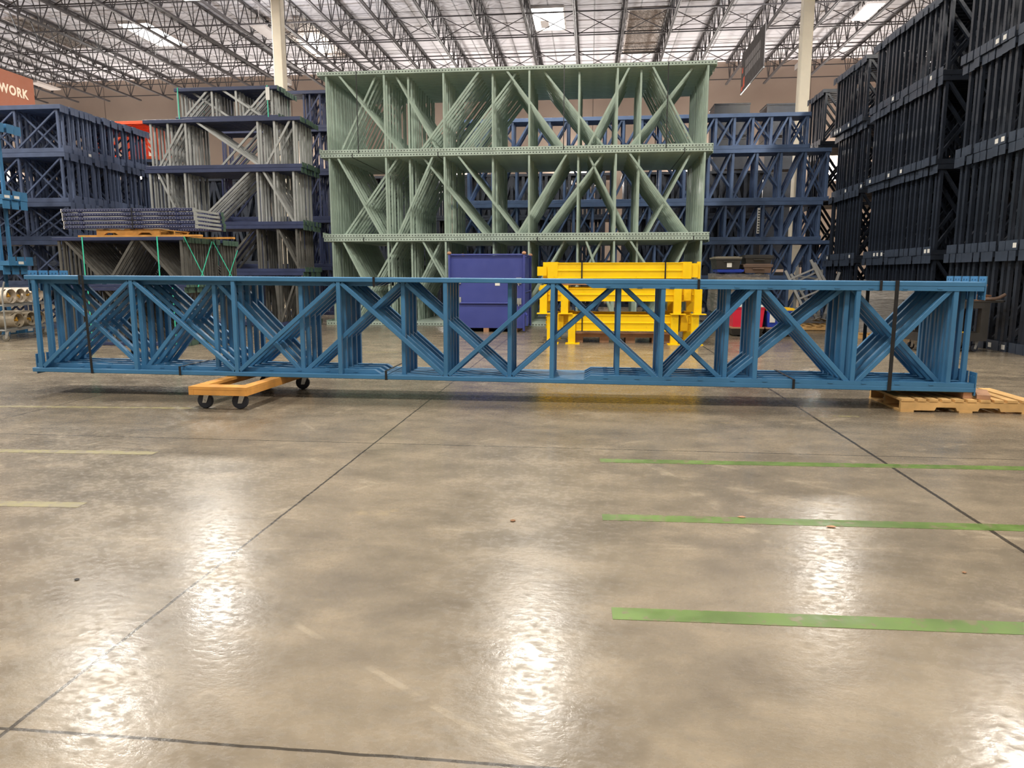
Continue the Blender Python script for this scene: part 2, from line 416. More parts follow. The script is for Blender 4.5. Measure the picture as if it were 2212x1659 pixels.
# skylights
def skylight(x0, x1, y0, y1, label, lit):
    t = thing('skylight', label, 'skylight', ((x0 + x1) / 2, (y0 + y1) / 2, DECK_Z))
    hx, hy = (x1 - x0) / 2, (y1 - y0) / 2
    f = MB()
    for a in ((-hx - .06, -hx, -hy - .06, hy + .06), (hx, hx + .06, -hy - .06, hy + .06), (-hx, hx, -hy - .06, -hy), (-hx, hx, hy, hy + .06)): f.box(*a, -0.10, -0.002)
    obj('frame', f.mesh('skylight_frame', M['lampoff']), t)
    p = MB()
    if lit:
        p.box(-hx, hx, -hy, hy, -0.04, -0.01); obj('pane', p.mesh('skylight_pane', M['sky']), t)
    else:
        n = 26
        for i in range(n):
            ya = -hy + 2 * hy * i / n; yb = ya + 2 * hy / n
            p.prism([(-hx, ya, -0.012), (-hx, (ya + yb) / 2, -0.055), (-hx, yb, -0.012)], (2 * hx, 0, 0))
        obj('corrugated_panel', p.mesh('skylight_foil', M['foil']), t)
    return t
skylight(-22.75, -21.2, 34.4, 37.8, 'bright long skylight glowing above the stacks at upper left', True)
sq = skylight(-2.88, -1.42, 34.5, 37.5, 'bright square skylight in the middle of the ceiling', True)
vb = MB(); vb.box(-0.36, 0.02, -0.5, 0.5, -0.30, -0.06); vb.cyl((-0.17, -0.1, -0.06), (-0.17, -0.1, -0.01), 0.1); obj('vent_box', vb.mesh('skylight_vent_box', M['lampoff']), sq)
skylight(-15.3, -13.4, 34.6, 40.8, 'unlit corrugated roof panel left of the tall green stack', False)
skylight(1.6, 3.3, 35.2, 41.6, 'unlit corrugated roof panel above the tall green stack', False)
skylight(-27.6, -26.0, 33.2, 37.6, 'unlit corrugated roof panel at the far upper left', False)

# strip lights
def strip_light(x, y, label, lit, z=LAMP_Z, cat_group=None):
    t = thing('strip_light', label, 'ceiling light', (x, y, z), group=cat_group)
    h = MB(); h.box(-0.33, 0.33, -0.92, 0.92, 0.0, 0.08); h.cyl((0, -0.7, 0.08), (0, -0.7, DECK_Z - z - .03), 0.012, 6); h.cyl((0, 0.7, 0.08), (0, 0.7, DECK_Z - z - .03), 0.012, 6)
    obj('housing', h.mesh('strip_light_housing', M['lampoff']), t)
    d = MB(); d.box(-0.29, 0.29, -0.88, 0.88, -0.02, 0.0); obj('diffuser', d.mesh('strip_light_diffuser', M['lamp'] if lit else M['lampoff']), t)
for i, (x, y) in enumerate(LIT):
    if i == 4: strip_light(x, y, 'glowing warm strip light under the roof at upper right', True)
    else: strip_light(x, y, 'lit warm strip light hanging above the open floor', True, cat_group='lit strip lights above the open floor')
p = aty(575, 70, 33.0); strip_light(p.x, 33.0, 'unlit strip light beside the cream column at left', False, p.z)
p = aty(95, 186, 40.0); strip_light(p.x, 40.0, 'unlit strip light near the brown banner', False, p.z)

# columns
def column(i, label):
    t = thing('steel_column', label, 'column', (*COLUMNS[i], 0))
    a = MB(); a.bar((0, 0, 0.02), (0, 0, JB - .26), 0.37, 0.37, c=0.03); obj('shaft', a.mesh('column_shaft', M['cream']), t)
    a = MB(); a.box(-.3, .3, -.3, .3, 0, 0.025); obj('base_plate', a.mesh('column_base_plate', M['cream']), t)
    a = MB(); a.box(-.17, .17, .22, .62, 8.45, 8.60); a.box(-.17, -.15, .22, .62, 8.60, 8.64); a.box(.15, .17, .22, .62, 8.60, 8.64); a.box(-.03, .03, .185, .22, 8.45, 8.6)
    obj('added_flood_lamp', a.mesh('added_flood_lamp_body', M['lampoff']), t)  # housing for the added roof flood, hidden behind the shaft
column(0, 'cream square steel column rising behind the grey frame stack')
column(1, 'cream square steel column beside the dark frame wall')

column(2, 'added cream square steel column beyond the brown banner, carries an added roof flood')  # out-of-view column, put in to carry one more roof flood
for lx, ly, lz in ADDED_WALL_LAMPS:  # housings for the lamps added to light the roof
    t = thing('added_wall_lamp', 'added up-facing lamp brightening the roof, low on the beige back wall', 'added wall lamp', (lx, ly, lz), group='added up-facing wall lamps')
    a = MB(); a.box(-.36, .36, -.14, .14, 0, .16); a.box(-.08, .08, .14, .349, .03, .13); obj('housing', a.mesh('added_wall_lamp_housing', M['joist']), t)

# ------------------------------------------------------------------ rack frames
def plate_with_holes(m, x, t, y0, y1, z0, z1):
    """upright plate across x, with two rows of square holes"""
    ys = [y0, y0 + (y1 - y0) * .22, y0 + (y1 - y0) * .36, y0 + (y1 - y0) * .64, y0 + (y1 - y0) * .78, y1]
    zs = [z0, z0 + (z1 - z0) * .12, z0 + (z1 - z0) * .2, z0 + (z1 - z0) * .8, z0 + (z1 - z0) * .88, z1]
    for i in range(5):
        for j in range(5):
            if i in (1, 3) and j in (1, 3): continue
            m.box(x, x + t, ys[i], ys[i + 1], zs[j], zs[j + 1])
def frame_template(key, L, D, rail, t, posts, braces, post_w, mrail, mpost, ends=None, rail_c=0.004, post_t=.62, brace_w=None):
    """L along x, D up z, t deep along y; posts = [x]; braces = [(x at one end, 0/1 low/high, x, 0/1)];
    ends = list of (x, thickness, y0, y1, z0, z1, material)"""
    parts = []
    for z in (rail / 2, D - rail / 2):
        a = MB(); a.bar((0, t / 2, z), (L, t / 2, z), rail, t, c=rail_c)
        parts.append(('rail', a.mesh(key + '_rail', mrail)))
    zb, zt = rail * 0.8, D - rail * 0.8
    for x in posts:
        a = MB(); a.bar((x, t / 2, zb), (x, t / 2, zt), post_w, t * post_t); parts.append(('post', a.mesh(key + '_post', mpost)))
    for (xa, ea, xb, eb) in braces:
        a = MB(); a.bar((xa, t / 2, zt if ea else zb), (xb, t / 2, zt if eb else zb), brace_w or post_w, t * post_t * .8); parts.append(('brace', a.mesh(key + '_brace', mpost)))
    for (x, th, y0, y1, z0, z1, mm) in (ends or []):
        a = MB(); a.box(x, x + th, y0, y1, z0, z1); parts.append(('foot_plate', a.mesh(key + '_foot_plate', mm)))
    return parts
def place(parts, name, label, cat, loc, rot=(0,0,0), group=None):
    t = thing(name, label, cat, loc, rot, group)
    for n_, me in parts: obj(n_, me, t)
    return t
def sticker(t, x0, x1, y0, y1, z0, z1):
    a = MB(); a.box(x0, x1, y0, y1, z0, z1); obj('label_sticker', a.mesh('label_sticker', M['white']), t)['label'] = 'white paper sticker'

# ---- the long blue bundle on the dolly and pallet: frames laid head to tail
YB = 7.2; TILT = 0.0062
def bx(px, py=700): return aty(px, py, YB).x
BX0 = aty(49, 600, YB).x; BX1 = aty(2128, 610, YB).x; BL = BX1 - BX0
BZ0 = aty(73, 803, YB).z; BD = 1.048
LEN_T = 0.079
def blue_frame(post_px, top_first, foot_right, dY):
    Yf = YB + dY
    xs = [aty(p_, 705, Yf).x - BX0 for p_ in post_px]
    parts = []
    for hi in (0, 1):
        a = MB(); z = 0.023 if not hi else BD - 0.023
        a.bar((.006 if foot_right else .02, .0365, z), (BL if foot_right else BL - .02, .0365, z), 0.046, 0.073, c=0.005); parts.append(('rail', a.mesh('blue_rail', M['blue'])))
        a = MB()
        h0, h1 = (0.046, 0.088) if not hi else (BD - 0.088, BD - 0.046)
        zi, zo = (h1, h0) if not hi else (h0, h1)              # inner edge is the slanted one
        xr0, xr1 = (aty(1262, 705, YB).x - BX0, BL - 0.004) if foot_right else (0.004, aty(815, 705, YB).x - BX0)
        if foot_right: poly = [(xr0, .002, zo), (xr0 + .07, .002, zi), (xr1, .002, zi), (xr1, .002, zo)]
        else: poly = [(xr0, .002, zo), (xr0, .002, zi), (xr1 - .07, .002, zi), (xr1, .002, zo)]
        a.prism(poly, (0, .069, 0))
        x = xr0 + 0.2
        while x < xr1 - 0.15:                                   # small connector tabs
            zc = (h0 + h1) / 2; a.box(x, x + .045, -.003, .004, zc - .006, zc + .004)
            a.box(x, x + .05, .03, .036, (zi - .001) if not hi else (zi - .004), (zi + .004) if not hi else (zi + .001))
            x += 0.31
        parts.append(('reinforcement', a.mesh('blue_reinforcement', M['blue'])))
    zb, zt = 0.04, BD - 0.04
    for x in xs + ([aty(2093, 705, Yf).x - BX0] if not foot_right else []):
        a = MB(); a.bar((x, .03, zb), (x, .03, zt), 0.043, 0.045, c=0.004); parts.append(('post', a.mesh('blue_post', M['blue'])))
    hi = top_first
    for i in range(len(xs) - 1):
        s_ = 0.03
        a = MB(); a.bar((xs[i] + s_, .036, zt - .02 if hi else zb + .02), (xs[i + 1] - s_, .036, zb + .02 if hi else zt - .02), 0.043, 0.042, c=0.004)
        parts.append(('brace', a.mesh('blue_brace', M['blue']))); hi = not hi
    for hi in (0, 1):
        a = MB(); x = BL if foot_right else .018
        z0, z1 = (-0.03, 0.19) if not hi else (BD - 0.17, BD + 0.052)
        plate_with_holes(a, x if foot_right else x - .028, .010, -.002, .125, z0, z1)
        parts.append(('foot_plate', a.mesh('blue_foot_plate', M['blue'])))
    return parts
PA = [78, 286, 505, 731, 961, 1192, 1430, 1636, 1850, 2060]
PB = [105, 303, 464, 650, 870, 1100, 1335, 1570, 1826, 2050]
TA = blue_frame(PA, False, True, 0.0); TB = blue_frame(PB, True, False, LEN_T)
NB = 9
for i in range(NB):
    A = i % 2 == 0
    if i == 0: lab = 'front frame of the long bright blue bundle, nearest the viewer, foot plates at the right'
    else: lab = f'bright blue frame in the long strapped bundle, {ordinal(i)} from the front, foot plates at {"right" if A else "left"}'
    place(TA if A else TB, 'truss_frame', lab, 'rack frame', (BX0, YB + i * LEN_T, BZ0), (0, TILT, 0), 'bright blue frames of the long bundle')
BYB = YB + NB * LEN_T                                              # back of the bundle
def zfoot(x): return BZ0 - (x - BX0) * math.sin(TILT)
def loop_strap(name, label, x, z0, z1, w, y0, y1, mat, group=None, lean=0.0, cat='strap', flat=0.003):
    """a strap pulled round a bundle: closed rectangular band"""
    a = MB()
    a.prism([(x, y0 - flat, z0), (x + w, y0 - flat, z0), (x + w + lean, y0 - flat, z1), (x + lean, y0 - flat, z1)], (0, flat, 0))
    a.prism([(x, y1, z0), (x + w, y1, z0), (x + w + lean, y1, z1), (x + lean, y1, z1)], (0, flat, 0))
    a.box(x + lean, x + lean + w, y0 - flat, y1 + flat, z1, z1 + flat)
    a.box(x, x + w, y0 - flat, y1 + flat, z0 - flat, z0)
    return tag(obj(name, a.mesh(name, mat)), label, cat, group)
for px, lab in ((188, 'tall black strap round the whole blue bundle near its left end'), (1927, 'tall black strap round the whole blue bundle near its right end')):
    x = bx(px, 700); loop_strap('bundle_strap', lab, x, zfoot(x) - .001, zfoot(x) + BD + .001, .028 if px < 1000 else .036, YB - .004, BYB, M['black'], 'tall straps of the blue bundle', 0.0 if px > 1000 else -0.02)
for px, top, lab in ((170, 1, 'short black strap round the top rails beside the left tall strap'), (805, 1, 'black strap round the top rails left of the blue container'),
                     (1507, 1, 'black strap round the top rails below the yellow beams'), (1901, 1, 'black strap round the top rails close to the right tall strap'),
                     (388, 0, 'black strap round the bottom rails above the dolly'), (832, 0, 'black strap round the bottom rails at the middle of the bundle'), (1712, 0, 'black strap round the bottom rails left of the pallet')):
    x = bx(px, 605 if top else 815); zz = zfoot(x)
    thick = (px > 1262)
    if top: z0, z1 = zz + BD - (.089 if thick else .09), zz + BD + .001
    else: z0, z1 = zz - .001, zz + (.09)
    loop_strap('rail_strap', lab, x, z0, z1, .024, YB - .005, BYB, M['black'], 'short straps round the rails of the blue bundle')

# wooden pallet under the right end
PZ = 0.128
pal = thing('wooden_pallet', 'pale notched wooden pallet under the right end of the blue bundle', 'pallet', (2.985, YB - 0.06, 0))
for j in range(3):
    yy = j * 0.37
    poly = [(0, yy, .018), (.31, yy, .018), (.325, yy, .05), (.50, yy, .05), (.515, yy, .018), (.70, yy, .018), (.715, yy, .05), (.89, yy, .05), (.905, yy, .018), (1.22, yy, .018), (1.22, yy, .105), (0, yy, .105)]
    a = MB(); a.prism(poly, (0, .038, 0)); obj('stringer', a.mesh('pallet_stringer', M['wood']), pal)
for j, (x, w) in enumerate([(0, .12), (.15, .075), (.255, .08), (.37, .08), (.485, .08), (.60, .08), (.715, .09), (.84, .08), (.955, .09), (1.085, .12)]):
    a = MB(); a.box(x, x + w, -.006, .79, .106, PZ); obj('deck_board', a.mesh('pallet_deck_board', M['wood']), pal)
for x, w in ((0.0, .12), (.53, .12), (1.09, .12)):
    a = MB(); a.box(x, x + w, -.006, .79, 0, .0175); obj('bottom_board', a.mesh('pallet_bottom_board', M['wood']), pal)
a = MB(); a.box(3.58, 3.66, YB + .02, YB + .40, PZ + .001, zfoot(3.6) - .001); tag(obj('wood_block', a.mesh('wood_block', M['tanwood'])), 'small brown wood block between pallet and blue rail', 'wood block')
a = MB(); a.bar((3.74, YB - .03, PZ + .022), (3.90, YB + .35, PZ + .022), .11, .04, up=(0,0,1)); tag(obj('wood_offcut', a.mesh('wood_offcut', M['tanwood'])), 'wood offcut lying on the pallet beside the blue foot plate', 'wood block')

# wooden dolly under the left part
DZ1 = zfoot(-3.5) - 0.002
dol = thing('wooden_dolly', 'amber wooden dolly on black casters under the blue bundle', 'dolly', (-3.86, 6.50, 0), (0, 0, -0.03))
DW, DLn = 0.60, 1.52
for (x0, x1, y0, y1, nm) in ((0, .11, 0, DLn, 'side_board'), (DW - .11, DW, 0, DLn, 'side_board'), (.11, DW - .11, 0, .17, 'end_board'), (.11, DW - .11, DLn - .17, DLn, 'end_board')):
    a = MB(); a.box(x0, x1, y0, y1, DZ1 - .028, DZ1); obj(nm, a.mesh('dolly_' + nm, M['orangewood']), dol)
for (x0, x1, y0, y1, nm) in ((0, .05, .0, DLn, 'side_rail'), (DW - .05, DW, .0, DLn, 'side_rail'), (.051, DW - .051, .002, .05, 'end_rail'), (.051, DW - .051, DLn - .05, DLn, 'end_rail')):
    a = MB(); a.box(x0, x1, y0, y1, DZ1 - .082, DZ1 - .029); obj(nm, a.mesh('dolly_' + nm, M['orangewood']), dol)
def caster(parent, x, y, ztop, R, ang, mwheel=None, name='caster', w=.045):
    c = obj(name, None, parent, (x, y, 0), (0, 0, ang))
    a = MB(); a.lathe((0, -w / 2, R), (0, 1, 0), [(0, R * .55), (0.002, R * .92), (w * .25, R), (w * .75, R), (w - .002, R * .92), (w, R * .55)], 24); obj('wheel', a.mesh('caster_wheel', mwheel or M['rubber'], smooth=True), c)
    a = MB()
    for sgn in (-1, 1):
        y0 = sgn * (w / 2 + .006)
        a.prism([(.0 - .02, y0 - .002, R - .02), (.02, y0 - .002, R - .02), (.055, y0 - .002, ztop - .006), (.0, y0 - .002, ztop - .006)], (0, .004, 0))
    a.box(-.005, .065, -w / 2 - .008, w / 2 + .008, ztop - .006, ztop)
    a.cyl((0, -w / 2 - .014, R), (0, w / 2 + .014, R), .012, 10)
    obj('fork', a.mesh('caster_fork', M['zinc']), c)['label'] = 'zinc fork'
for x, y, an in ((.10, .12, 0.05), (DW - .14, .13, 0.25), (DW - .05, DLn - .14, 0.3), (.10, DLn - .12, 0.2)):
    caster(dol, x, y, DZ1 - .083, .078, an)

# ---- generic stack builder
TIER = {1: ['only'], 2: ['top', 'lower'], 3: ['top', 'middle', 'bottom'], 4: ['top', 'second', 'third', 'bottom'], 5: ['top', 'second', 'third', 'fourth', 'bottom']}
def px_brace(lst, Y, x0):
    return [(aty(a[0], a[1], Y).x - x0, 1 if a[1] < a[3] else 0, aty(a[2], a[3], Y).x - x0, 1 if a[3] < a[1] else 0) for a in lst]

# tall sage green stack
YG = 18.08; GP = 0.13
g_l = [aty(684, 160, YG).x, aty(692, 342, YG).x, aty(700, 523, YG).x]
g_r = [aty(1549, 128, YG).x, aty(1540, 322, YG).x, aty(1531, 518, YG).x]
GPOST_A = [704, 830, 958, 1143, 1333, 1527]; GPOST_B = [704, 880, 1063, 1251, 1385, 1527]
G_BR = {0: ([(730, 165, 860, 330), (1035, 157, 910, 330), (1093, 155, 1217, 325), (1361, 145, 1270, 322), (1410, 141, 1497, 317)],
            [(808, 160, 733, 330), (850, 158, 942, 330), (1117, 150, 988, 330), (1173, 147, 1306, 322), (1503, 135, 1361, 322)]),
        1: ([(728, 352, 822, 518), (935, 350, 860, 518), (988, 350, 1118, 518), (1358, 342, 1486, 512), (1225, 345, 1118, 520)],
            [(858, 350, 742, 518), (910, 352, 1045, 518), (1305, 340, 1170, 515), (1270, 345, 1358, 515), (1496, 340, 1400, 515)]),
        2: ([(740, 535, 830, 690), (860, 535, 760, 690), (912, 535, 1010, 690), (1265, 532, 1330, 690), (1360, 530, 1480, 690)],
            [(740, 537, 830, 690), (950, 535, 860, 690), (1220, 530, 1110, 690), (1300, 533, 1200, 690), (1488, 530, 1400, 690)])}
g_zt = [aty(684, 156, YG).z, aty(692, 333, YG).z, aty(700, 514, YG).z]
NG = 24
for ti in range(3):
    x0 = g_l[ti]; Lg = g_r[ti] - x0
    z0 = [g_zt[1], g_zt[2], 0.0][ti] + (.004 if ti < 2 else 0); Dg = g_zt[ti] - z0 - (.004 if ti else 0)
    mr = punched(f'sage_green_punched_rail_tier', lin(172, 188, 176), lin(40, 48, 42), 0.0762, (0.045, Dg - 0.045), 0.015)
    T = []
    for which, pp in ((0, GPOST_A), (1, GPOST_B)):
        my = [244, 432, 610][ti]; s_ = [0, 0, 0][ti]
        posts = [aty(p_ + (my - 244) * (1106 - p_) / 10300.0, my, YG).x - x0 for p_ in pp]
        posts[0] = max(.22, posts[0]); posts[-1] = min(posts[-1], Lg - .12)
        T.append(frame_template('sage', Lg, Dg, 0.09, 0.105, posts, px_brace(G_BR[ti][which], YG, x0), 0.047, mr, M['sage'],
                 [(-.012, .012, 0, .125, 0, .13, M['sage']), (Lg, .012, 0, .125, Dg - .13, Dg, M['sage'])], rail_c=0.006, post_t=.42))
    for i in range(NG):
        place(T[i % 2], 'upright_frame', f'sage green frame, {TIER[3][ti]} tier of the tall green stack, {ordinal(i)} from front', 'rack frame',
              (x0 + (random.uniform(-.02, .02) if i else 0), YG + i * GP, z0), group=f'sage green frames in the {TIER[3][ti]} tier')
for px, ti in ((768, 0), (1218, 0), (1443, 0), (760, 1), (945, 1), (1478, 1), (785, 2), (1160, 2), (1497, 2)):
    y_ = [150, 330, 520][ti]; x = aty(px, y_, YG).x
    zt = g_zt[ti] + .0005; zb = [g_zt[1], g_zt[2], 0.0][ti] + .0025
    full = ti == 0 and px != 957
    loop_strap('stack_strap', f'thin black strap on the {TIER[3][ti]} green tier, near the {"left end" if px < 900 else ("middle" if px < 1300 else "right end")}', x, (zb if full else zt - .1), zt - (.001 if ti else 0), .022, YG - .004, YG + NG * GP, M['black'], 'black straps on the green stack')

# grey and navy stack left of it
YN = 17.35; NP = 0.15
def navy_tier(key, label_tier, pxl, pxr, ytop, ybot, posts, brA, brB, n, Y=YN, pitch=NP, mrail='navy', mpost='galv', end='plate', stack='grey and navy stack', rail=0.085, gname=None, endsz=.12, zb=None, stick=0, jit=.03, post_t=.36, brace_w=None, name='upright_frame', post_w=.05, colour='grey-braced navy', front_word='front'):
    x0 = aty(pxl, ytop, Y).x; L = aty(pxr, ytop, Y).x - x0; zt = aty((pxl + pxr) / 2, ytop, Y).z; zb = max(0.0, aty((pxl + pxr) / 2, ybot, Y).z) if zb is None else zb; D = zt - zb
    pp = [min(max(.06, aty(p_, (ytop + ybot) / 2, Y).x - x0), L - .06) for p_ in posts]
    T = []
    for br in (brA, brB):
        b = [(min(max(.03, q[0]), L - .03), q[1], min(max(.03, q[2]), L - .03), q[3]) for q in px_brace(br, Y, x0)]
        T.append(frame_template(key, L, D, rail, pitch * .8, pp, b, post_w, M[mrail], M[mpost], [(L, .012, 0, pitch * .82, 0, endsz, M[end]), (L, .012, 0, pitch * .82, D - endsz, D, M[end])], post_t=post_t, brace_w=brace_w))
    for i in range(n):
        t = place(T[i % 2], name, f'{colour} frame, {label_tier} tier of the {stack}, {ordinal(i)} from {front_word}', 'rack frame', (x0 + (random.uniform(-jit, jit) if i else 0), Y + i * pitch, zb), group=gname or f'{stack}, {label_tier} tier')
        if stick and random.random() < stick: sticker(t, L + .012, L + .014, .02, pitch * .7, .03, .09)
    return x0, L, zb, zt
nt_posts = [325, 362, 400, 556, 592, 634]
_r = navy_tier('grey', 'bottom', 335, 655, 588, 703, [345, 380, 556, 600, 640], [(592, 600, 604, 695), (640, 600, 604, 660)], [(540, 595, 470, 698), (592, 600, 604, 695)], 8, mpost='galvdark')
_r = navy_tier('grey', 'fourth', 330, 655, 487, 583, [345, 380, 556, 600, 640], [(345, 492, 400, 578), (600, 535, 645, 580)], [(540, 495, 470, 578), (600, 535, 645, 580)], 8, mpost='galvdark', zb=_r[3] + .003)
_r = navy_tier('grey', 'third', 312, 650, 364, 481, nt_posts, [(338, 372, 392, 478), (537, 368, 425, 478), (566, 368, 633, 478)], [(338, 372, 392, 478), (537, 368, 425, 478), (566, 368, 633, 478)], 8, zb=_r[3] + .003)
_r = navy_tier('grey', 'second', 307, 648, 255, 358, nt_posts, [(393, 262, 342, 355), (421, 257, 557, 351), (624, 250, 573, 350)], [(393, 262, 342, 355), (421, 257, 557, 351), (555, 276, 468, 352)], 8, zb=_r[3] + .003)
_r = navy_tier('grey', 'top small', 375, 598, 187, 246, [381, 456, 508, 585], [(445, 192, 395, 241), (478, 190, 563, 238), (575, 190, 523, 240)], [(404, 195, 488, 240), (575, 190, 523, 240), (445, 192, 395, 241)], 8, Y=YN + .2, zb=_r[3] + .003)
for px, lab in ((384, 'teal strap round the small top stack, left end'), (577, 'teal strap round the small top stack, right end')):
    x = aty(px, 215, YN + .2).x; loop_strap('teal_strap', lab, x, _r[2] - .002, _r[3] + .002, .024, YN + .195, YN + 1.4, M['teal'], 'teal straps on the small top stack')
a = MB(); p_ = aty(578, 201, YN + .19); a.box(p_.x - .05, p_.x + .05, YN + .186, YN + .190, p_.z - .16, p_.z + .14); tag(obj('paper_tag', a.mesh('paper_tag', M['white'])), 'long white paper tag on the small top stack by its right strap', 'paper tag')

# strapped stack in front of it with its tied ends
YA = 12.4; AP = 0.105
A_BR = [(136, 517, 229, 617), (285, 516, 229, 617), (299, 516, 386, 617)]
A_BR2 = [(150, 632, 235, 735), (290, 632, 240, 735), (225, 634, 330, 735)]
a_bot = navy_tier('strapped', 'lower', 122, 398, 621, 745, [135, 393], A_BR2, [(160, 632, 250, 735), (300, 632, 250, 735), (225, 634, 330, 735)], 20, Y=YA, pitch=AP, mpost='galvdark', stack='teal-strapped stack', rail=.06, endsz=.10, post_w=.045, colour='dull grey', zb=.004)
a_top = navy_tier('strapped', 'upper', 112, 395, 512, 617, [128, 391], A_BR, A_BR, 20, Y=YA, pitch=AP, mpost='galvdark', stack='teal-strapped stack', rail=.06, endsz=.10, post_w=.045, colour='dull grey', zb=a_bot[3] + .003)
YAB = YA + 20 * AP
for px, lab in ((176, 'teal strap round the strapped stack, left one'), (338, 'teal strap round the strapped stack, right one')):
    x = aty(px, 512, YA).x; loop_strap('teal_strap', lab, x, a_bot[3] + .0022, a_top[3] + .002, .022, YA - .004, YAB, M['teal'], 'teal straps round the stack')
for px, lab in ((189, 'teal strap round the lower strapped tier, left one'), (372, 'teal strap round the lower strapped tier, right one')):
    x = aty(px, 625, YA).x; loop_strap('teal_strap', lab, x, .0035, a_bot[3] + .0012, .022, YA - .004, YAB, M['teal'], 'teal straps round the stack')
xe = a_top[0] + a_top[1] + .02
for (y0, z0, y1, z1, lab) in ((0, 1, .75, 0, 'teal strap slanting down across the tied frame ends, nearest'), (.95, .95, .35, 0, 'bright teal strap slanting up across the tied frame ends'),
                              (1.0, .95, 1.85, 0, 'teal strap slanting down across the far tied frame ends'), (1.95, .8, 1.45, .1, 'teal strap slanting up across the farthest tied frame ends')):
    a = MB(); D_ = a_top[3] - a_top[2]
    xq = xe + (.007 if y1 < y0 else 0); a.bar((xq, YA + y0, a_top[2] + z0 * D_), (xq, YA + y1, a_top[2] + z1 * D_), .022, .004, up=(1,0,0)); tag(obj('teal_strap', a.mesh('teal_strap', M['teal'])), lab, 'strap', 'teal straps round the stack')
# pallet and flat frames on top of the strapped stack
zt = a_top[3] + .004
px0 = aty(172, 506, YA + .1).x
a = MB(); a.box(px0, px0 + 2.35, YA + .05, YA + .16, zt, zt + .035); tag(obj('pine_plank', a.mesh('pine_plank', M['orangewood'])), 'amber plank lying on the teal-strapped stack, front', 'plank', 'planks on the strapped stack')
a = MB(); a.box(px0 + .1, px0 + 2.5, YA + .95, YA + 1.06, zt, zt + .035); tag(obj('pine_plank', a.mesh('pine_plank', M['orangewood'])), 'amber plank lying on the teal-strapped stack, rear', 'plank', 'planks on the strapped stack')
zt += .036
pt = thing('wooden_pallet', 'amber notched pallet under the flat navy frames', 'pallet', (aty(210, 500, YA + .1).x, YA + .08, zt))
for j in range(3):
    yy = j * .46; poly = [(0, yy, 0), (.14, yy, 0), (.20, yy, .04), (.36, yy, .04), (.42, yy, 0), (.80, yy, 0), (.86, yy, .04), (1.02, yy, .04), (1.08, yy, 0), (1.22, yy, 0), (1.22, yy, .085), (0, yy, .085)]
    a = MB(); a.prism(poly, (0, .038, 0)); obj('stringer', a.mesh('pallet_stringer', M['orangewood']), pt)
for x in (0, .27, .54, .81, 1.10):
    a = MB(); a.box(x, x + .12, 0, 1.0, .086, .104); obj('deck_board', a.mesh('pallet_deck_board', M['orangewood']), pt)
zt += .106
fx0 = aty(138, 470, YA + .05).x; fx1 = aty(421, 470, YA + .05).x
FT = []
for yy in (0, 1.0):
    a = MB(); a.bar((0, yy + .035, .036), (fx1 - fx0, yy + .035, .036), .054, .07, up=(0,1,0), c=.008); a.box(.3, .36, yy + .01, yy + .06, .0, .01); a.box(fx1 - fx0 - .36, fx1 - fx0 - .3, yy + .01, yy + .06, .0, .01); a.box(.3, .36, yy + .01, yy + .06, .062, .073); a.box(fx1 - fx0 - .36, fx1 - fx0 - .3, yy + .01, yy + .06, .062, .073); FT.append(('rail', a.mesh('flat_frame_rail', M['slotrail'])))
for x in (.05, .7, 1.4, fx1 - fx0 - .06):
    a = MB(); a.bar((x, .07, .035), (x, 1.0, .035), .045, .04, up=(0,0,1)); FT.append(('strut', a.mesh('flat_frame_strut', M['galv'])))
for x0_, x1_ in ((.1, .65), (1.35, .75)):
    a = MB(); a.bar((x0_, .07, .035), (x1_, 1.0, .035), .04, .03, up=(0,0,1)); FT.append(('brace', a.mesh('flat_frame_brace', M['galv'])))
for yy in (0, 1.0):
    a = MB(); a.box(fx1 - fx0, fx1 - fx0 + .01, yy - .01, yy + .08, 0, .07); FT.append(('end_plate', a.mesh('flat_frame_end_plate', M['galv' if yy == 0 else 'plate'])))
a = MB(); a.box(-.008, 0, -.01, .08, .002, .066); FT.append(('end_cap', a.mesh('flat_frame_end_cap', M['white'])))
for i in range(5):
    place(FT, 'flat_frame', f'navy slotted frame lying flat on the amber pallet, {"topmost" if i == 4 else ordinal(i) + " from the bottom"}', 'rack frame', (fx0 + random.uniform(-.02, .02), YA + .02, zt + i * .0735), group='frames lying flat on the amber pallet')
x = aty(284, 475, YA).x; loop_strap('bundle_strap', 'black strap round the flat navy frames on the amber pallet', x, zt - .003, zt + 5 * .0735, .02, YA + .006, YA + 1.12, M['black'])

# slate stack at the left, end plates stepping back
def panel_pattern(pxl, pxr, step, ytop, ybot, flip):
    posts = []; x = pxr
    while x > pxl: posts.append(x); x -= step
    posts.reverse(); br = []
    for i in range(len(posts) - 1):
        if flip: br.append((posts[i] + 2, ytop, posts[i + 1] - 2, ybot))
        else: br.append((posts[i] + 2, ybot, posts[i + 1] - 2, ytop))
    return posts, br
YC = 16.2; CP = 0.165
c_rows = [('top', 128, 228, 326, 21), ('second', 138, 331, 432, 21), ('third', 152, 438, 516, 19), ('fourth', 150, 520, 612, 5), ('bottom', 150, 616, 716, 5)]
_z = 0.0
for nm, pr_, yt, yb, n in reversed(c_rows):
    pl = -120
    pa, ba = panel_pattern(pl, pr_ - 6, 92, yt + 6, yb - 6, False); pb, bb = panel_pattern(pl, pr_ - 14, 92, yt + 6, yb - 6, True)
    _z = navy_tier('slate', nm, pl, pr_, yt, yb, pa, ba, bb, n, zb=_z, jit=.055, Y=YC, pitch=CP, mrail='slate', mpost='slate', end='slate', stack='slate blue stack at left', endsz=.17, stick=.12, colour='slate blue', rail=.10, post_w=.055, brace_w=.036)[3] + .003
YO = YC + 21 * CP + .3
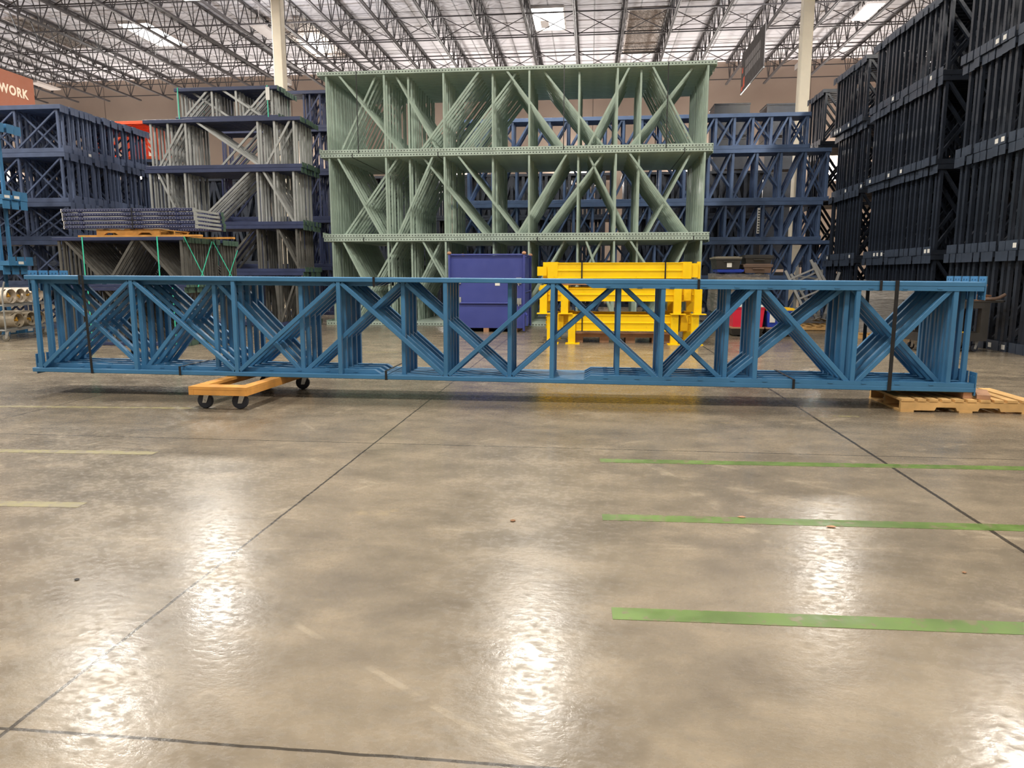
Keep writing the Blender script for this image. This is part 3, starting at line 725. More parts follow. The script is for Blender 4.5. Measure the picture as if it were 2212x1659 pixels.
_r = navy_tier('orange', 'lower', 180, 331, 345, 672, [190, 260, 326], [(190, 660, 258, 360)], [(260, 360, 324, 660)], 7, Y=YO, pitch=.2, mrail='slate', mpost='slate', end='slate', stack='orange stack behind the slate one', colour='slate', endsz=.12, zb=0.0)
navy_tier('orange', 'top', 180, 331, 262, 340, [190, 260, 326], [(190, 330, 258, 268)], [(260, 268, 324, 330)], 7, Y=YO, pitch=.2, mrail='orange', mpost='orange', end='orange', stack='orange stack behind the slate one', colour='orange', endsz=.12, zb=_r[3] + .003)
# nearer bright blue frames cut by the left picture edge
YD = 14.5; _z = 0.0
for nm, yt, yb, pr_ in (('bottom', 574, 727, 5), ('middle', 432, 571, 4), ('top', 266, 429, -10)):
    _z = navy_tier('skyblue', nm, -330, pr_, yt, yb, [-310, -170, pr_ - 34], [(-310, yb - 10, -170, yt + 10)], [(-170, yt + 10, pr_ - 38, yb - 10)], 3, Y=YD, pitch=.235, mrail='blue', mpost='blue', end='blue', stack='stack at the left edge', endsz=.19, stick=.7, colour='bright blue', rail=.10, zb=_z)[3] + .003

# royal blue stack behind the green one
YE = 22.95
e_rows = [('top', 985, 1752, 250, 322, 40), ('second', 975, 1796, 326, 434, 52), ('third', 970, 1777, 438, 517, 41), ('fourth', 965, 1797, 521, 599, 42), ('bottom', 960, 1790, 603, 676, 42)]
_z = 0.0
for nm, pl, pr_, yt, yb, st in reversed(e_rows):
    pa, ba = panel_pattern(pl, pr_ - 5, st, yt + 4, yb - 4, False); pb, bb = panel_pattern(pl, pr_ - 5, st * 1.0, yt + 4, yb - 4, False)
    bb = [(pa[i], yt + 4, pa[i + 1] + st * .3, yb - 4) for i in range(0, len(pa) - 1, 2)] + ba[1::2]
    _x = set(bpy.data.objects) if nm == 'third' else None
    _z = navy_tier('royal', nm, pl, pr_, yt, yb, pa, ba, bb, 5, Y=YE, pitch=.15, zb=_z, mrail='royal', mpost='royal', end='royal', stack='stack behind the green one', endsz=.14, colour='royal blue', rail=.11, post_w=.07, brace_w=.052)[3] + .003
    if _x is not None: royal_front = next(o for o in bpy.data.objects if o not in _x and o.name.startswith('upright_frame') and 'first from' in o['label'])
pp = aty(1637, 477, YE - .02)
a = MB(); a.box(pp.x - .02, pp.x + .05, YE - .06, YE - .015, pp.z - .38, pp.z + .38)
for k in range(9): a.box(pp.x - .012, pp.x + .042, YE - .063, YE - .06, pp.z - .34 + k * .078, pp.z - .31 + k * .078, 1)
sp_ = obj('slotted_post', a.mesh('slotted_post', M['white'], M['dark']), royal_front, (-royal_front.location.x, -royal_front.location.y, -royal_front.location.z)); sp_['label'] = 'white slotted post'

# navy stack behind the grey and navy one
YK = 22.6
_z = 0.0
for nm, yt, yb in reversed((('top', 197, 274), ('second', 279, 368), ('third', 373, 470), ('fourth', 475, 572), ('bottom', 577, 680))):
    _z = navy_tier('deepnavy', nm, 470, 716, yt, yb, [480, 560, 655, 668, 690, 712], [(650, yb - 5, 690, yt + 5), (490, yb - 5, 560, yt + 5)], [(668, yb - 5, 700, yt + 5)], 4, Y=YK, pitch=.2, mrail='navy', mpost='navy', end='navy', stack='navy stack behind the cream column', colour='deep navy', rail=.1, zb=_z)[3] + .003

# dark wall of frames along the right
XD = 7.0; DP = 0.225
D_GROUPS = [(12.0, 15), (15.95, 17), (20.3, 11), (23.8, 7)]
D_T = [(5.245, 6.87), (3.525, 5.24), (1.705, 3.52), (0.0, 1.70)]
def dark_template(D, swap):
    L = 3.6
    posts = [.10, 1.25, 2.4, 3.5]
    br = [(.12, 0, 1.23, 1), (1.27, 1, 2.38, 0), (2.42, 0, 3.48, 1)] if swap else [(.12, 1, 1.23, 0), (1.27, 0, 2.38, 1), (2.42, 1, 3.48, 0)]
    return frame_template('dark', L, D, .10, DP * .6, posts, br, .06, M['dark'], M['dark'], [(-.012, .012, 0, DP * .86, .0, .17, M['darkplate']), (-.012, .012, 0, DP * .86, D - .17, D, M['darkplate'])])
for ti, (zb, zt_) in enumerate(D_T):
    T = [dark_template(zt_ - zb, 0), dark_template(zt_ - zb, 1)]
    k = 0
    for gi, (y0, n) in enumerate(D_GROUPS):
        dx = random.uniform(-.06, .06)
        for i in range(n):
            t = place(T[i % 2], 'rack_frame', f'dark navy frame, {TIER[4][ti]} tier of the dark wall at right, {ordinal(k)} from near end', 'rack frame',
                      (XD + dx + random.uniform(-.025, .025), y0 + i * DP, zb), group=f'dark frames at right, {TIER[4][ti]} tier')
            k += 1
            if random.random() < .16: sticker(t, -.014, -.012, .03, .13, .04, .12)
# dim stacks deeper in the hall
for si, (xa, w) in enumerate(((-27.5, 6.6), (-20.0, 6.6), (-12.9 + .6, 6.4), (-5.6, 6.4), (1.2, 5.6))):
    z = 0.0
    for nm, h in (('bottom', 1.75), ('middle', 1.8), ('top', 1.7)):
        T = []
        for sh in (0, .16, .31):
            posts = [.12 + sh + .46 * k for k in range(int((w - .3 - sh) / .46) + 1)]
            br = [(posts[k] + .02, k % 2, posts[k + 1] - .02, 1 - k % 2) for k in range(0, len(posts) - 1, 2 if sh else 1)]
            T.append(frame_template('dim', w, h, .10, .13, posts, br, .12, M['dark'], M['dark']))
        for i in range(8):
            place(T[i % 3], 'rack_frame', f'dim navy frame deep in the hall, {nm} tier, {ordinal(si)} stack from left, {ordinal(i)} row', 'rack frame', (xa, 29.4 + i * .2, z), group=f'dim navy frames deep in the hall, {nm} tiers')
        z += h + .003
# dark bins high up behind the royal blue stack
for (pxa, pxb, lab) in ((1543, 1621, 'dark navy steel bin high behind the royal blue stack, left one'), (1656, 1740, 'dark navy steel bin high behind the royal blue stack, beside the column')):
    Y = 32.6; pa_ = aty(pxa, 250, Y); pb_ = aty(pxb, 222, Y); Hh = 1.28
    ztop = pb_.z; w = pb_.x - pa_.x
    k = 0; z = ztop - Hh
    levels = int(ztop // Hh); Hh = ztop / levels
    for k in range(levels):
        t = thing('steel_bin', lab if k == levels - 1 else 'dark navy steel bin hidden low in the stack behind the royal blue frames', 'bin', (pa_.x, Y, k * Hh), group='dark bins behind the royal blue stack')
        a = MB(); a.box(0, w, 0, 1.3, .12, Hh - .06); obj('body', a.mesh('bin_body', M['dark']), t)
        a = MB(); a.box(-.02, w + .02, -.02, 1.32, Hh - .06, Hh - .003); obj('rim', a.mesh('bin_rim', M['dark']), t)
        for xx in (.0, w - .1):
            a = MB(); a.box(xx, xx + .1, .0, 1.3, .0, .119); obj('foot', a.mesh('bin_foot', M['dark']), t)

# ------------------------------------------------------------------ blue container on a low skid
bc = thing('blue_container', 'cobalt blue steel container with tube rails and latches behind the blue bundle', 'container', (-3.16, 16.27, 0))
CW, CDp, CZ0, CZ1 = 1.66, 1.72, .09, 1.76
a = MB(); a.box(0, CW, 0, .03, CZ0, .66); obj('gate', a.mesh('container_gate', M['cobalt']), bc)
a = MB(); a.box(.0, CW, .004, .034, .664, 1.18); obj('gate', a.mesh('container_gate', M['cobalt']), bc)
a = MB(); a.box(.0, CW, .008, .038, 1.184, CZ1 - .05); obj('front_panel', a.mesh('container_front', M['cobalt']), bc)
a = MB(); a.box(0, .03, .04, CDp, CZ0, CZ1 - .05); obj('side_panel', a.mesh('container_side', M['cobalt']), bc)
a = MB(); a.box(CW - .03, CW, .04, CDp, CZ0, CZ1 - .05); obj('side_panel', a.mesh('container_side', M['cobalt']), bc)
a = MB(); a.box(.03, CW - .03, CDp - .03, CDp, CZ0, CZ1 - .05); obj('rear_panel', a.mesh('container_rear', M['cobalt']), bc)
a = MB(); a.box(.03, CW - .03, .04, CDp - .03, CZ0, CZ0 + .04); obj('bottom_panel', a.mesh('container_bottom', M['cobalt']), bc)
for x, y in ((-.02, -.02), (CW + .02, -.02), (CW + .02, CDp + .02), (-.02, CDp + .02)):
    a = MB(); a.cyl((x, y, .03), (x, y, CZ1), .028, 12); p_ = obj('corner_tube', a.mesh('container_corner_tube', M['cobalt'], smooth=True), bc)
    a = MB(); a.lathe((x, y, CZ1 - .02), (0, 0, 1), [(0, .02), (.01, .042), (.03, .052), (.06, .042), (.075, .015)], 16); obj('knob', a.mesh('container_knob', M['tanwood'], smooth=True), p_)
for p0, p1 in (((0, -.02, CZ1 - .02), (CW, -.02, CZ1 - .02)), ((CW + .02, 0, CZ1 - .02), (CW + .02, CDp, CZ1 - .02)), ((0, CDp + .02, CZ1 - .02), (CW, CDp + .02, CZ1 - .02)), ((-.02, 0, CZ1 - .02), (-.02, CDp, CZ1 - .02)), ((.22, -.025, .655), (CW - .2, -.025, .655)), ((CW + .02, .05, .9), (CW + .02, CDp, .9))):
    a = MB(); a.cyl(p0, p1, .02, 10); obj('rail_tube', a.mesh('container_rail_tube', M['cobalt'], smooth=True), bc)
for x, z in ((.12, .70), (CW - .16, .68), (.12, 1.14), (CW - .16, 1.14)):
    a = MB(); a.box(x, x + .12, -.018, -.001, z - .05, z + .09); a.box(x + .025, x + .095, -.03, -.018, z - .02, z + .05); a.cyl((x + .06, -.03, z + .08), (x + .06, -.03, z - .09), .012, 8); obj('latch', a.mesh('container_latch', M['galv']), bc)['label'] = 'grey steel latch'
a = MB(); a.cyl((CW + .1, -.05, .38), (CW + .02, .1, .44), .03, 10); a.cyl((CW + .1, -.05, .38), (CW + .1, -.05, .15), .02, 8); obj('lever', a.mesh('container_lever', M['cobalt']), bc)
a = MB(); a.box(1.02, 1.13, -.004, -.0005, 1.05, 1.12); obj('label_sticker', a.mesh('label_sticker', M['white']), bc)['label'] = 'white paper sticker'
for x in (.1, .75, 1.4):
    a = MB(); a.box(x, x + .12, 0, CDp, .0, .089); obj('skid', a.mesh('container_skid', M['tanwood']), bc)

# ------------------------------------------------------------------ yellow steel stands and beams
YY = 13.7
def ybeam(m, x0, x1, y, z0, z1, d=.10):
    """deep channel beam with two pressed grooves on its face"""
    h = z1 - z0
    prof = [(z0, 0), (z0 + .06 * h, .0), (z0 + .08 * h, .012), (z0 + .44 * h, .012), (z0 + .47 * h, 0), (z0 + .53 * h, 0), (z0 + .56 * h, .012), (z0 + .92 * h, .012), (z0 + .94 * h, 0), (z1, 0), (z1, d), (z0, d)]
    m.prism([(x0, y + b_, a_) for a_, b_ in prof], (x1 - x0, 0, 0))
def yellow_stand(label, z_foot, z_leg_top, bz0, bz1, xl, xr, foot):
    t = thing('yellow_stand', label, 'steel stand', (0, YY, z_foot))
    for yy, nm in ((0.05, 'front_beam'), (1.15, 'rear_beam')):
        a = MB(); ybeam(a, xl + .16, xr - .12, yy, bz0 - z_foot, bz1 - z_foot); obj(nm, a.mesh('yellow_' + nm, M['yellow']), t)
    for x in (xl, xr - .22):
        a = MB()
        for k in range(3):
            zc = bz0 - z_foot + .03 + k * .085; a.box(x + .02, x + .2, .2, 1.1, zc, zc + .06)
        obj('cross_member', a.mesh('yellow_cross_member', M['yellowclean']), t)
    for x in (xl + .06, xl + .46, xr - .55, xr - .18):
        for yy in (-.10, 1.0):
            a = MB(); a.box(x, x + .135, yy, yy + .13, .016, z_leg_top - z_foot); l = obj('leg', a.mesh('yellow_leg', M['yellow']), t)
            a = MB(); a.box(x - .05, x + .22, yy - .06, yy + .2, 0, .016); obj('base_plate', a.mesh('yellow_base_plate', M['yellow']), l)
    for x in (xl + .24, xr - .36):
        a = MB(); a.box(x, x + .13, .01, .05, bz0 - z_foot + .02, bz1 - z_foot - .02)
        a.cyl((x + .06, .005, bz0 - z_foot + .08), (x + .06, .01, bz0 - z_foot + .08), .02, 8); a.cyl((x + .06, .005, bz1 - z_foot - .08), (x + .06, .01, bz1 - z_foot - .08), .02, 8)
        obj('connector', a.mesh('yellow_connector', M['yellowclean']), t)
    return t
yellow_stand('lower yellow steel stand on the floor in the yellow stack', 0, .56, .24, .55, -.86, 2.06, 0)
yellow_stand('upper yellow steel stand resting on the lower one', .564, 1.10, .80, 1.05, -1.0, 2.10, 0)
for k, (x, yy) in enumerate(((.1, .25), (.1, .7))):
    a = MB(); a.box(-.4, 1.55, YY + yy, YY + yy + .1, 1.105 - .05, 1.105 + .0); 
for yy, lab in ((.06, 'brown timber board under the top yellow beams, front'), (.85, 'brown timber board under the top yellow beams, rear')):
    a = MB(); a.box(-.75, 1.95, YY + yy, YY + yy + .14, 1.103, 1.225); tag(obj('timber_board', a.mesh('timber_board', M['tanwood'])), lab, 'timber', 'boards in the yellow stack')
for k in range(5):
    t = thing('yellow_beam', f'scuffed yellow channel beam on top of the yellow stack, {ordinal(k)} from the front', 'steel beam', (0, YY + k * .21, 1.228), group='yellow beams on top of the stack')
    s_ = -.1 * (k % 2)
    a = MB(); ybeam(a, -.62 + s_, 1.72, 0, .0, .295, .12); obj('beam', a.mesh('yellow_beam', M['yellow']), t)
    a = MB(); a.box(-.80 + s_, -.61 + s_, -.012, .15, -.002, .305); obj('end_plate', a.mesh('yellow_end_plate', M['yellow']), t)
    a = MB(); a.box(1.70, 1.86, -.012, .15, -.002, .305); a.box(1.86, 1.98 - .1 * (k % 2), .02, .12, .02, .28); obj('end_bracket', a.mesh('yellow_end_bracket', M['yellowclean']), t)
    if k == 0:
        a = MB(); a.box(-1.0, -.82, .06, .14, .05, .22); obj('tongue', a.mesh('yellow_tongue', M['yellowclean']), t)
        a = MB(); a.box(1.98, 2.03, .05, .2, -.002, .31); obj('end_bracket', a.mesh('yellow_end_bracket', M['yellowclean']), t)
for x, lab in ((-.17, 'black strap on the top yellow beams, left one'), (1.37, 'black strap on the top yellow beams, right one')):
    loop_strap('beam_strap', lab, x, 1.2265, 1.5245, .025, YY - .015, YY + .98, M['black'], 'straps on the yellow beams')
for x, lab in ((-.15, 'black strap on the lower yellow stand, left one'), (1.66, 'black strap on the lower yellow stand, right one')):
    loop_strap('beam_strap', lab, x, .235, .5515, .022, YY + .045, YY + 1.25, M['black'], 'straps on the yellow beams')
pk = thing('plastic_pallet', 'low tan plastic pallet under the yellow stack', 'pallet', (-.3, YY + .28, 0))
a = MB(); a.box(0, 1.9, 0, .6, .10, .16); obj('deck', a.mesh('plastic_pallet_deck', M['tanwood']), pk)
for x in (0, .5, 1.0, 1.5, 1.72):
    a = MB(); a.box(x, x + .18, 0, .6, 0, .099); obj('foot', a.mesh('plastic_pallet_foot', M['tanwood']), pk)

# ------------------------------------------------------------------ bins, loads, frames at the right of the yellow stack
def tapered_box(m, x0, x1, y0, y1, z0, z1, k, mi=0):
    m.add([(x0 + k, y0 + k, z0), (x1 - k, y0 + k, z0), (x1 - k, y1 - k, z0), (x0 + k, y1 - k, z0), (x0, y0, z1), (x1, y0, z1), (x1, y1, z1), (x0, y1, z1)],
          [(0,3,2,1),(4,5,6,7),(0,1,5,4),(1,2,6,5),(2,3,7,6),(3,0,4,7)], mi)
def tote(name, label, x, y, z, w, d, h, mb, ml, rotz=0, lid_h=.05, sticker_at=None, handle=True):
    t = thing(name, label, 'bin', (x, y, z), (0, 0, rotz))
    a = MB(); tapered_box(a, 0, w, 0, d, 0, h - lid_h, min(.03, w * .06)); a.box(-.012, w + .012, -.012, d + .012, h - lid_h - .03, h - lid_h); obj('tub', a.mesh('tote_tub', mb), t)
    a = MB(); tapered_box(a, -.02, w + .02, -.02, d + .02, h - lid_h + .001, h - lid_h * .35, -.0); tapered_box(a, .03, w - .03, .03, d - .03, h - lid_h * .35, h, 0); obj('lid', a.mesh('tote_lid', ml), t)
    if handle: a = MB(); a.box(w * .3, w * .7, -.028, .0, h - lid_h - .075, h - lid_h - .05); obj('handle', a.mesh('tote_handle', mb), t)
    if sticker_at:
        a = MB(); a.box(sticker_at[0], sticker_at[1], -.006 + .02, .019, sticker_at[2], sticker_at[3]); obj('label_sticker', a.mesh('label_sticker', M['white']), t, (0, -.012, 0))['label'] = 'white paper sticker'
    return t
YR = 15.6
for (xa, xb, lab) in ((2.98, 3.66, 'low black dolly under the red bin'), (3.70, 4.30, 'low black dolly under the blue bin')):
    t = thing('plastic_dolly', lab, 'dolly', (xa, YR, 0))
    a = MB(); tapered_box(a, 0, xb - xa, 0, .7, .03, .17, .05); obj('tray', a.mesh('dolly_tray', M['blackplastic']), t)
    for xx in (.09, xb - xa - .14):
        for yy in (.09, .55):
            a = MB(); a.box(xx, xx + .06, yy, yy + .06, 0, .029); obj('foot', a.mesh('dolly_foot', M['rubber']), t)
    a = MB(); a.box(.0, xb - xa, 0, .7, .171, .20); obj('top_board', a.mesh('dolly_top_board', M['tanwood']), t)
tote('red_bin', 'bright red plastic bin on a black dolly behind the blue bundle', 3.0, YR + .02, .202, .66, .62, .46, M['red'], M['white'], lid_h=.04, handle=False)
tote('blue_bin', 'blue plastic bin with yellow lid beside the red bin', 3.68 + .03, YR + .02, .202, .58, .62, .40, M['cobaltbin'], M['yellowlid'], lid_h=.05, sticker_at=(.06, .17, .10, .30), handle=False)

def film_material(name, tr, c, rough=.22):
    m, nt, b = nodes_of(name)
    tc = N(nt, 'ShaderNodeTexCoord').outputs['Object']
    mp = N(nt, 'ShaderNodeMapping'); mp.inputs['Scale'].default_value = (1.2, 1.2, 5.0); nt.links.new(tc, mp.inputs[0])
    f = noise_t(nt, mp.outputs[0], 4.0, 6.0, .7)
    bp = N(nt, 'ShaderNodeBump'); bp.inputs['Strength'].default_value = 1.0; bp.inputs['Distance'].default_value = .06; nt.links.new(f, bp.inputs['Height']); nt.links.new(bp.outputs[0], b.inputs['Normal'])
    b.inputs['Roughness'].default_value = rough; b.inputs['Specular IOR Level'].default_value = .9
    nt.links.new(mixc(nt, rng(nt, f, .35, .65), tuple(x * .6 for x in c), c), b.inputs['Base Color'])
    if tr > 0: nt.links.new(rng(nt, f, .3, .7, 1 - tr, 1 - tr * .4), b.inputs['Alpha'])
    return m
M['film'] = film_material('clear_stretch_film', .75, lin(190, 182, 172))
M['wrap'] = film_material('grey_stretch_wrap', 0.0, lin(176, 172, 168), .3)
M['wraptop'] = film_material('white_stretch_wrap', 0.0, lin(214, 208, 202), .3)
def lumpy(x0, x1, y0, y1, z0, z1, amp, seed, nx=14, nz=12, taper=0.0):
    bm = bmesh.new(); bmesh.ops.create_cube(bm, size=1.0)
    bmesh.ops.subdivide_edges(bm, edges=bm.edges, cuts=nx, use_grid_fill=True)
    for v in bm.verts:
        s_ = 1 - taper * (0.5 - v.co.z)
        p_ = Vector((x0 + (v.co.x * s_ + .5) * (x1 - x0), y0 + (v.co.y * s_ + .5) * (y1 - y0), z0 + (v.co.z + .5) * (z1 - z0)))
        nv = noise.noise_vector(p_ * 3.1 + Vector((seed, 0, 0)))
        k = min(1.0, (p_.z - z0) / .1)
        v.co = p_ + nv * amp * max(0, k)
        v.co.z = max(v.co.z, z0)
    m = MB(); idx = {v: i for i, v in enumerate(bm.verts)}
    m.add([v.co.copy() for v in bm.verts], [[idx[v] for v in f.verts] for f in bm.faces]); bm.free()
    return m
# wrapped load with totes on top
YW = 17.0; wl = aty(1542, 700, YW).x; wr = aty(1655, 700, YW).x
t = thing('wrapped_load', 'film-wrapped load of dark green tubs right of the yellow stack', 'pallet load', (0, 0, 0))
for x0_, x1_ in ((wl + .03, wl + .62), (wl + .66, wr - .03)):
    a = MB(); tapered_box(a, x0_, x1_, YW + .05, YW + .9, .02, .80, .06); a.box(x0_ - .02, x1_ + .02, YW + .03, YW + .92, .80, .84); obj('tub', a.mesh('load_tub', M['greenbin']), t)
obj('stretch_film', lumpy(wl - .02, wr + .02, YW - .03, YW + 1.0, .45, 1.30, .045, 3.0, taper=.04).mesh('load_stretch_film', M['film'], smooth=True), t)
a = MB()
for k in range(4): a.box(wl + .04, wr - .04, YW + .06, YW + .95, .86 + k * .10, .94 + k * .10)
obj('carton_layers', a.mesh('load_cartons', M['greyplastic']), t)
zt = 1.335
tote('blue_tote', 'flat blue tote under the dark tote with pale stickers', wl + .06, YW + .1, zt, .56, .6, .085, M['cobaltbin'], M['cobaltbin'], lid_h=.03, handle=False)
tote('dark_tote', 'tilted black tote with grey lid and pale stickers on the wrapped load', wl + .0, YW + .06, zt + .089, .56, .6, .285, M['blackplastic'], M['greyplastic'], rotz=.05, sticker_at=(.25, .36, .04, .14))
tote('brown_tote', 'brown lidded tote at the bottom of the pair on the wrapped load', wl + .64, YW + .1, zt, .62, .6, .21, M['brownplastic'], M['brownplastic'])
tote('dark_tote', 'black lidded tote on top of the brown tote', wl + .66, YW + .11, zt + .212, .60, .58, .20, M['blackplastic'], M['blackplastic'])

# pile of grey steel frames on a pallet
YL = 17.4
pl_ = aty(1700, 712, YL).x
t = thing('wooden_pallet', 'wooden pallet under the pile of grey ladder frames', 'pallet', (pl_, YL, 0))
for yy in (.02, .5, .95):
    a = MB(); a.box(0, 1.2, yy, yy + .05, .018, .10); obj('stringer', a.mesh('pallet_stringer', M['wood']), t)
for k in range(6):
    a = MB(); a.box(k * .216, k * .216 + .12, 0, 1.0, .101, .12); obj('deck_board', a.mesh('pallet_deck_board', M['wood']), t)
for x in (0, 1.08):
    a = MB(); a.box(x, x + .12, 0, 1.0, 0, .017); obj('bottom_board', a.mesh('pallet_bottom_board', M['wood']), t)
def ladder_frame(L, W):
    P_ = []
    for x in (0, W):
        a = MB(); a.box(x, x + .06, 0, .05, .012, L); P_.append(('rail', a.mesh('ladder_rail', M['greysteel'])))
        a = MB(); a.prism([(x - .05, -.05, 0), (x + .11, -.05, 0), (x + .11, .12, 0), (x - .05, .12, 0)], (0, 0, .012)); a.box(x - .0, x + .06, .05, .056, .012, .2); P_.append(('foot_plate', a.mesh('ladder_foot_plate', M['greysteel'])))
    k = 0; z = .22
    while z < L - .05:
        a = MB(); a.box(.06, W, .008, .04, z, z + .04); P_.append(('rung', a.mesh('ladder_rung', M['greysteel']))); z += .26
    return P_
LF = ladder_frame(1.25, .62)
for i, (px, rx, ry, rz, dy, dz) in enumerate(((1742, -.25, -.42, .0, .18, .30), (1762, -.35, -.45, .15, .42, .24), (1712, -.2, .12, .2,   .60, .3), (1775, -.3, .30, -.15, .75, .2))):
    p_ = aty(px, 700, YL + dy)
    place(LF, 'ladder_frame', f'grey steel ladder frame leaning in the pile, {["front one", "second one", "left one", "rear one"][i]}', 'steel frame', (p_.x, YL + dy, .125 + dz * .5), (rx, ry, rz), 'pile of grey ladder frames')

# grey wrapped load near the dark wall
YP = 15.4; pa_ = aty(1856, 715, YP).x; pb_ = min(6.88, aty(1985, 650, YP).x)
t = thing('wooden_pallet', 'wooden pallet under the grey wrapped load', 'pallet', (pa_, YP, 0))
for yy in (.02, .5, .95):
    a = MB(); a.box(0, pb_ - pa_, yy, yy + .05, .018, .10); obj('stringer', a.mesh('pallet_stringer', M['wood']), t)
for k in range(7):
    xx = (pb_ - pa_ - .11) * k / 6; a = MB(); a.box(xx, xx + .11, 0, 1.0, .101, .12); obj('deck_board', a.mesh('pallet_deck_board', M['wood']), t)
for xx in (0, pb_ - pa_ - .12):
    a = MB(); a.box(xx, xx + .12, 0, 1.0, 0, .017); obj('bottom_board', a.mesh('pallet_bottom_board', M['wood']), t)
t = thing('wrapped_load', 'grey stretch-wrapped load with pale top near the dark wall', 'pallet load', (0, 0, 0))
obj('lower_load', lumpy(pa_ + .02, pb_ - .02, YP + .03, YP + .97, .122, .80, .03, 9.0).mesh('wrapped_lower', M['wrap'], smooth=True), t)
obj('top_load', lumpy(pa_ + .06, pb_ - .05, YP + .05, YP + .95, .78, 1.16, .03, 14.0).mesh('wrapped_top', M['wraptop'], smooth=True), t)

# ------------------------------------------------------------------ black utility cart at right
uc = thing('utility_cart', 'black plastic utility cart on casters by the dark wall', 'cart', (5.55, 12.72, 0), (0, 0, .12))
UW, UD = 1.12, .62
def tray(z0, z1):
    m = MB(); m.box(.01, UW - .01, .01, UD - .01, z0, z0 + .03)
    for a_ in ((0, UW, 0, .025), (0, UW, UD - .025, UD), (0, .025, .025, UD - .025), (UW - .025, UW, .025, UD - .025)): m.box(*a_, z0, z1)
    return m
obj('lower_tray', tray(.19, .33).mesh('cart_lower_tray', M['blackplastic']), uc)
m_ = tray(.74, .86); m_.box(-.01, UW + .01, -.01, UD + .01, .845, .862); m_.box(UW + .01, UW + .24, .03, UD - .03, .835, .862); obj('upper_tray', m_.mesh('cart_upper_tray', M['blackplastic']), uc)
for x, y in ((.0, .0), (UW - .13, .0), (.0, UD - .1), (UW - .13, UD - .1)):
    a = MB(); a.prism([(x, y, .33), (x + .13, y, .33), (x + .13, y + .1, .33), (x, y + .1, .33)], (0, 0, .41)); obj('leg', a.mesh('cart_leg', M['blackplastic']), uc)
a = MB(); a.tube([(UW + .24, .06, .85), (UW + .29, .08, .858), (UW + .31, .12, .86), (UW + .31, UD - .12, .86), (UW + .29, UD - .08, .858), (UW + .24, UD - .06, .85)], .015, 8); obj('handle', a.mesh('cart_handle', M['blackplastic'], smooth=True), uc)
for x, y in ((.12, .1), (UW - .14, .1), (UW - .14, UD - .12), (.12, UD - .12)): caster(uc, x, y, .19, .068, .1, w=.04)
mw = uc.matrix_basis if False else Matrix.Translation((5.55, 12.72, 0)) @ Matrix.Rotation(.12, 4, 'Z')
def on_cart(x, y, z): return mw @ Vector((x, y, z))
a = MB(); pts = []
for k in range(80):
    th = k * .42; rr = .12 + .05 * math.sin(k * .37); pts.append(on_cart(.72 + rr * 1.5 * math.cos(th), .28 + rr * math.sin(th), .235 + .0011 * k))
a.tube(pts, .011, 6); tag(obj('extension_cord', a.mesh('extension_cord', M['cord'], smooth=True)), 'coiled yellow cord on the lower tray of the black cart', 'cord')
a = MB(); c0 = on_cart(UW + .02, .25, .865)
for k, (dx, dy, dz, w_, d_, h_, rz) in enumerate(((0, 0, 0, .34, .2, .035, .3), (-.05, .02, .036, .26, .16, .03, -.2), (.02, 0, .067, .2, .1, .03, .1))):
    R_ = Matrix.Translation(c0 + Vector((dx, dy, dz))) @ Matrix.Rotation(rz, 4, 'Z')
    a.add([R_ @ Vector(q) for q in ((-w_/2,-d_/2,0),(w_/2,-d_/2,0),(w_/2,d_/2,.01),(-w_/2,d_/2,.01),(-w_/2,-d_/2,h_),(w_/2,-d_/2,h_*.8),(w_/2,d_/2,h_),(-w_/2,d_/2,h_*1.2))], [(0,3,2,1),(4,5,6,7),(0,1,5,4),(1,2,6,5),(2,3,7,6),(3,0,4,7)])
a.bar(c0 + Vector((-.02, 0, .05)), c0 + Vector((.06, 0, .27)), .012, .012)
tag(obj('cardboard_scrap', a.mesh('cardboard_scrap', M['scrap'])), 'heap of brown cardboard scrap on top of the black cart', 'scrap')
a = MB(); a.tube([c0 + Vector((-.05, -.19, .03)), c0 + Vector((.10, -.18, .032)), c0 + Vector((.18, -.17, .05)), c0 + Vector((.28, -.16, .105))], .028, 8); tag(obj('rolled_sack', a.mesh('rolled_sack', M['brownplastic'], smooth=True)), 'rolled grey-brown sack lying on the black cart', 'sack')

# ------------------------------------------------------------------ cylinder cart at left
kc_o = Vector((-11.40, 12.95, 0)); kang = math.atan2(.50, 1.68)
kc = thing('cylinder_cart', 'steel wire cart loaded with gas cylinders at the left edge', 'cart', kc_o, (0, 0, kang))
KD, KL = 1.78, 1.0                                                # along the aisle (local y), into the left (local -x)
def kpt(x, y, z): return Matrix.Translation(kc_o) @ Matrix.Rotation(kang, 4, 'Z') @ Vector((x, y, z))
for x, y in ((0, 0), (0, KD), (-KL, 0), (-KL, KD)):
    a = MB(); s_ = .06 if x == 0 else -.06
    a.tube([(x, y, .2), (x, y, .86), (x + s_ * .2, y, .98), (x + s_, y, 1.16)], .016, 8); obj('post', a.mesh('cart_post', M['galv'], smooth=True), kc)
for z in (.21, .70):
    a = MB()
    for x in (0, -KL): a.cyl((x, 0, z), (x, KD, z), .014, 8)
    for y in (0, KD): a.cyl((0, y, z), (-KL, y, z), .014, 8)
    for k in range(1, 12): a.cyl((-KL * k / 12, 0, z), (-KL * k / 12, KD, z), .006, 6)
    a.box(-.012, .012, 0, KD, z - .03, z + .02)
    obj('shelf', a.mesh('cart_shelf', M['greysteel']), kc)
for x, y in ((-.02, .03), (-.02, KD - .03), (-KL + .05, .03), (-KL + .05, KD - .03)): caster(kc, x, y, .19, .062, .2, w=.04, mwheel=M['greyplastic'])
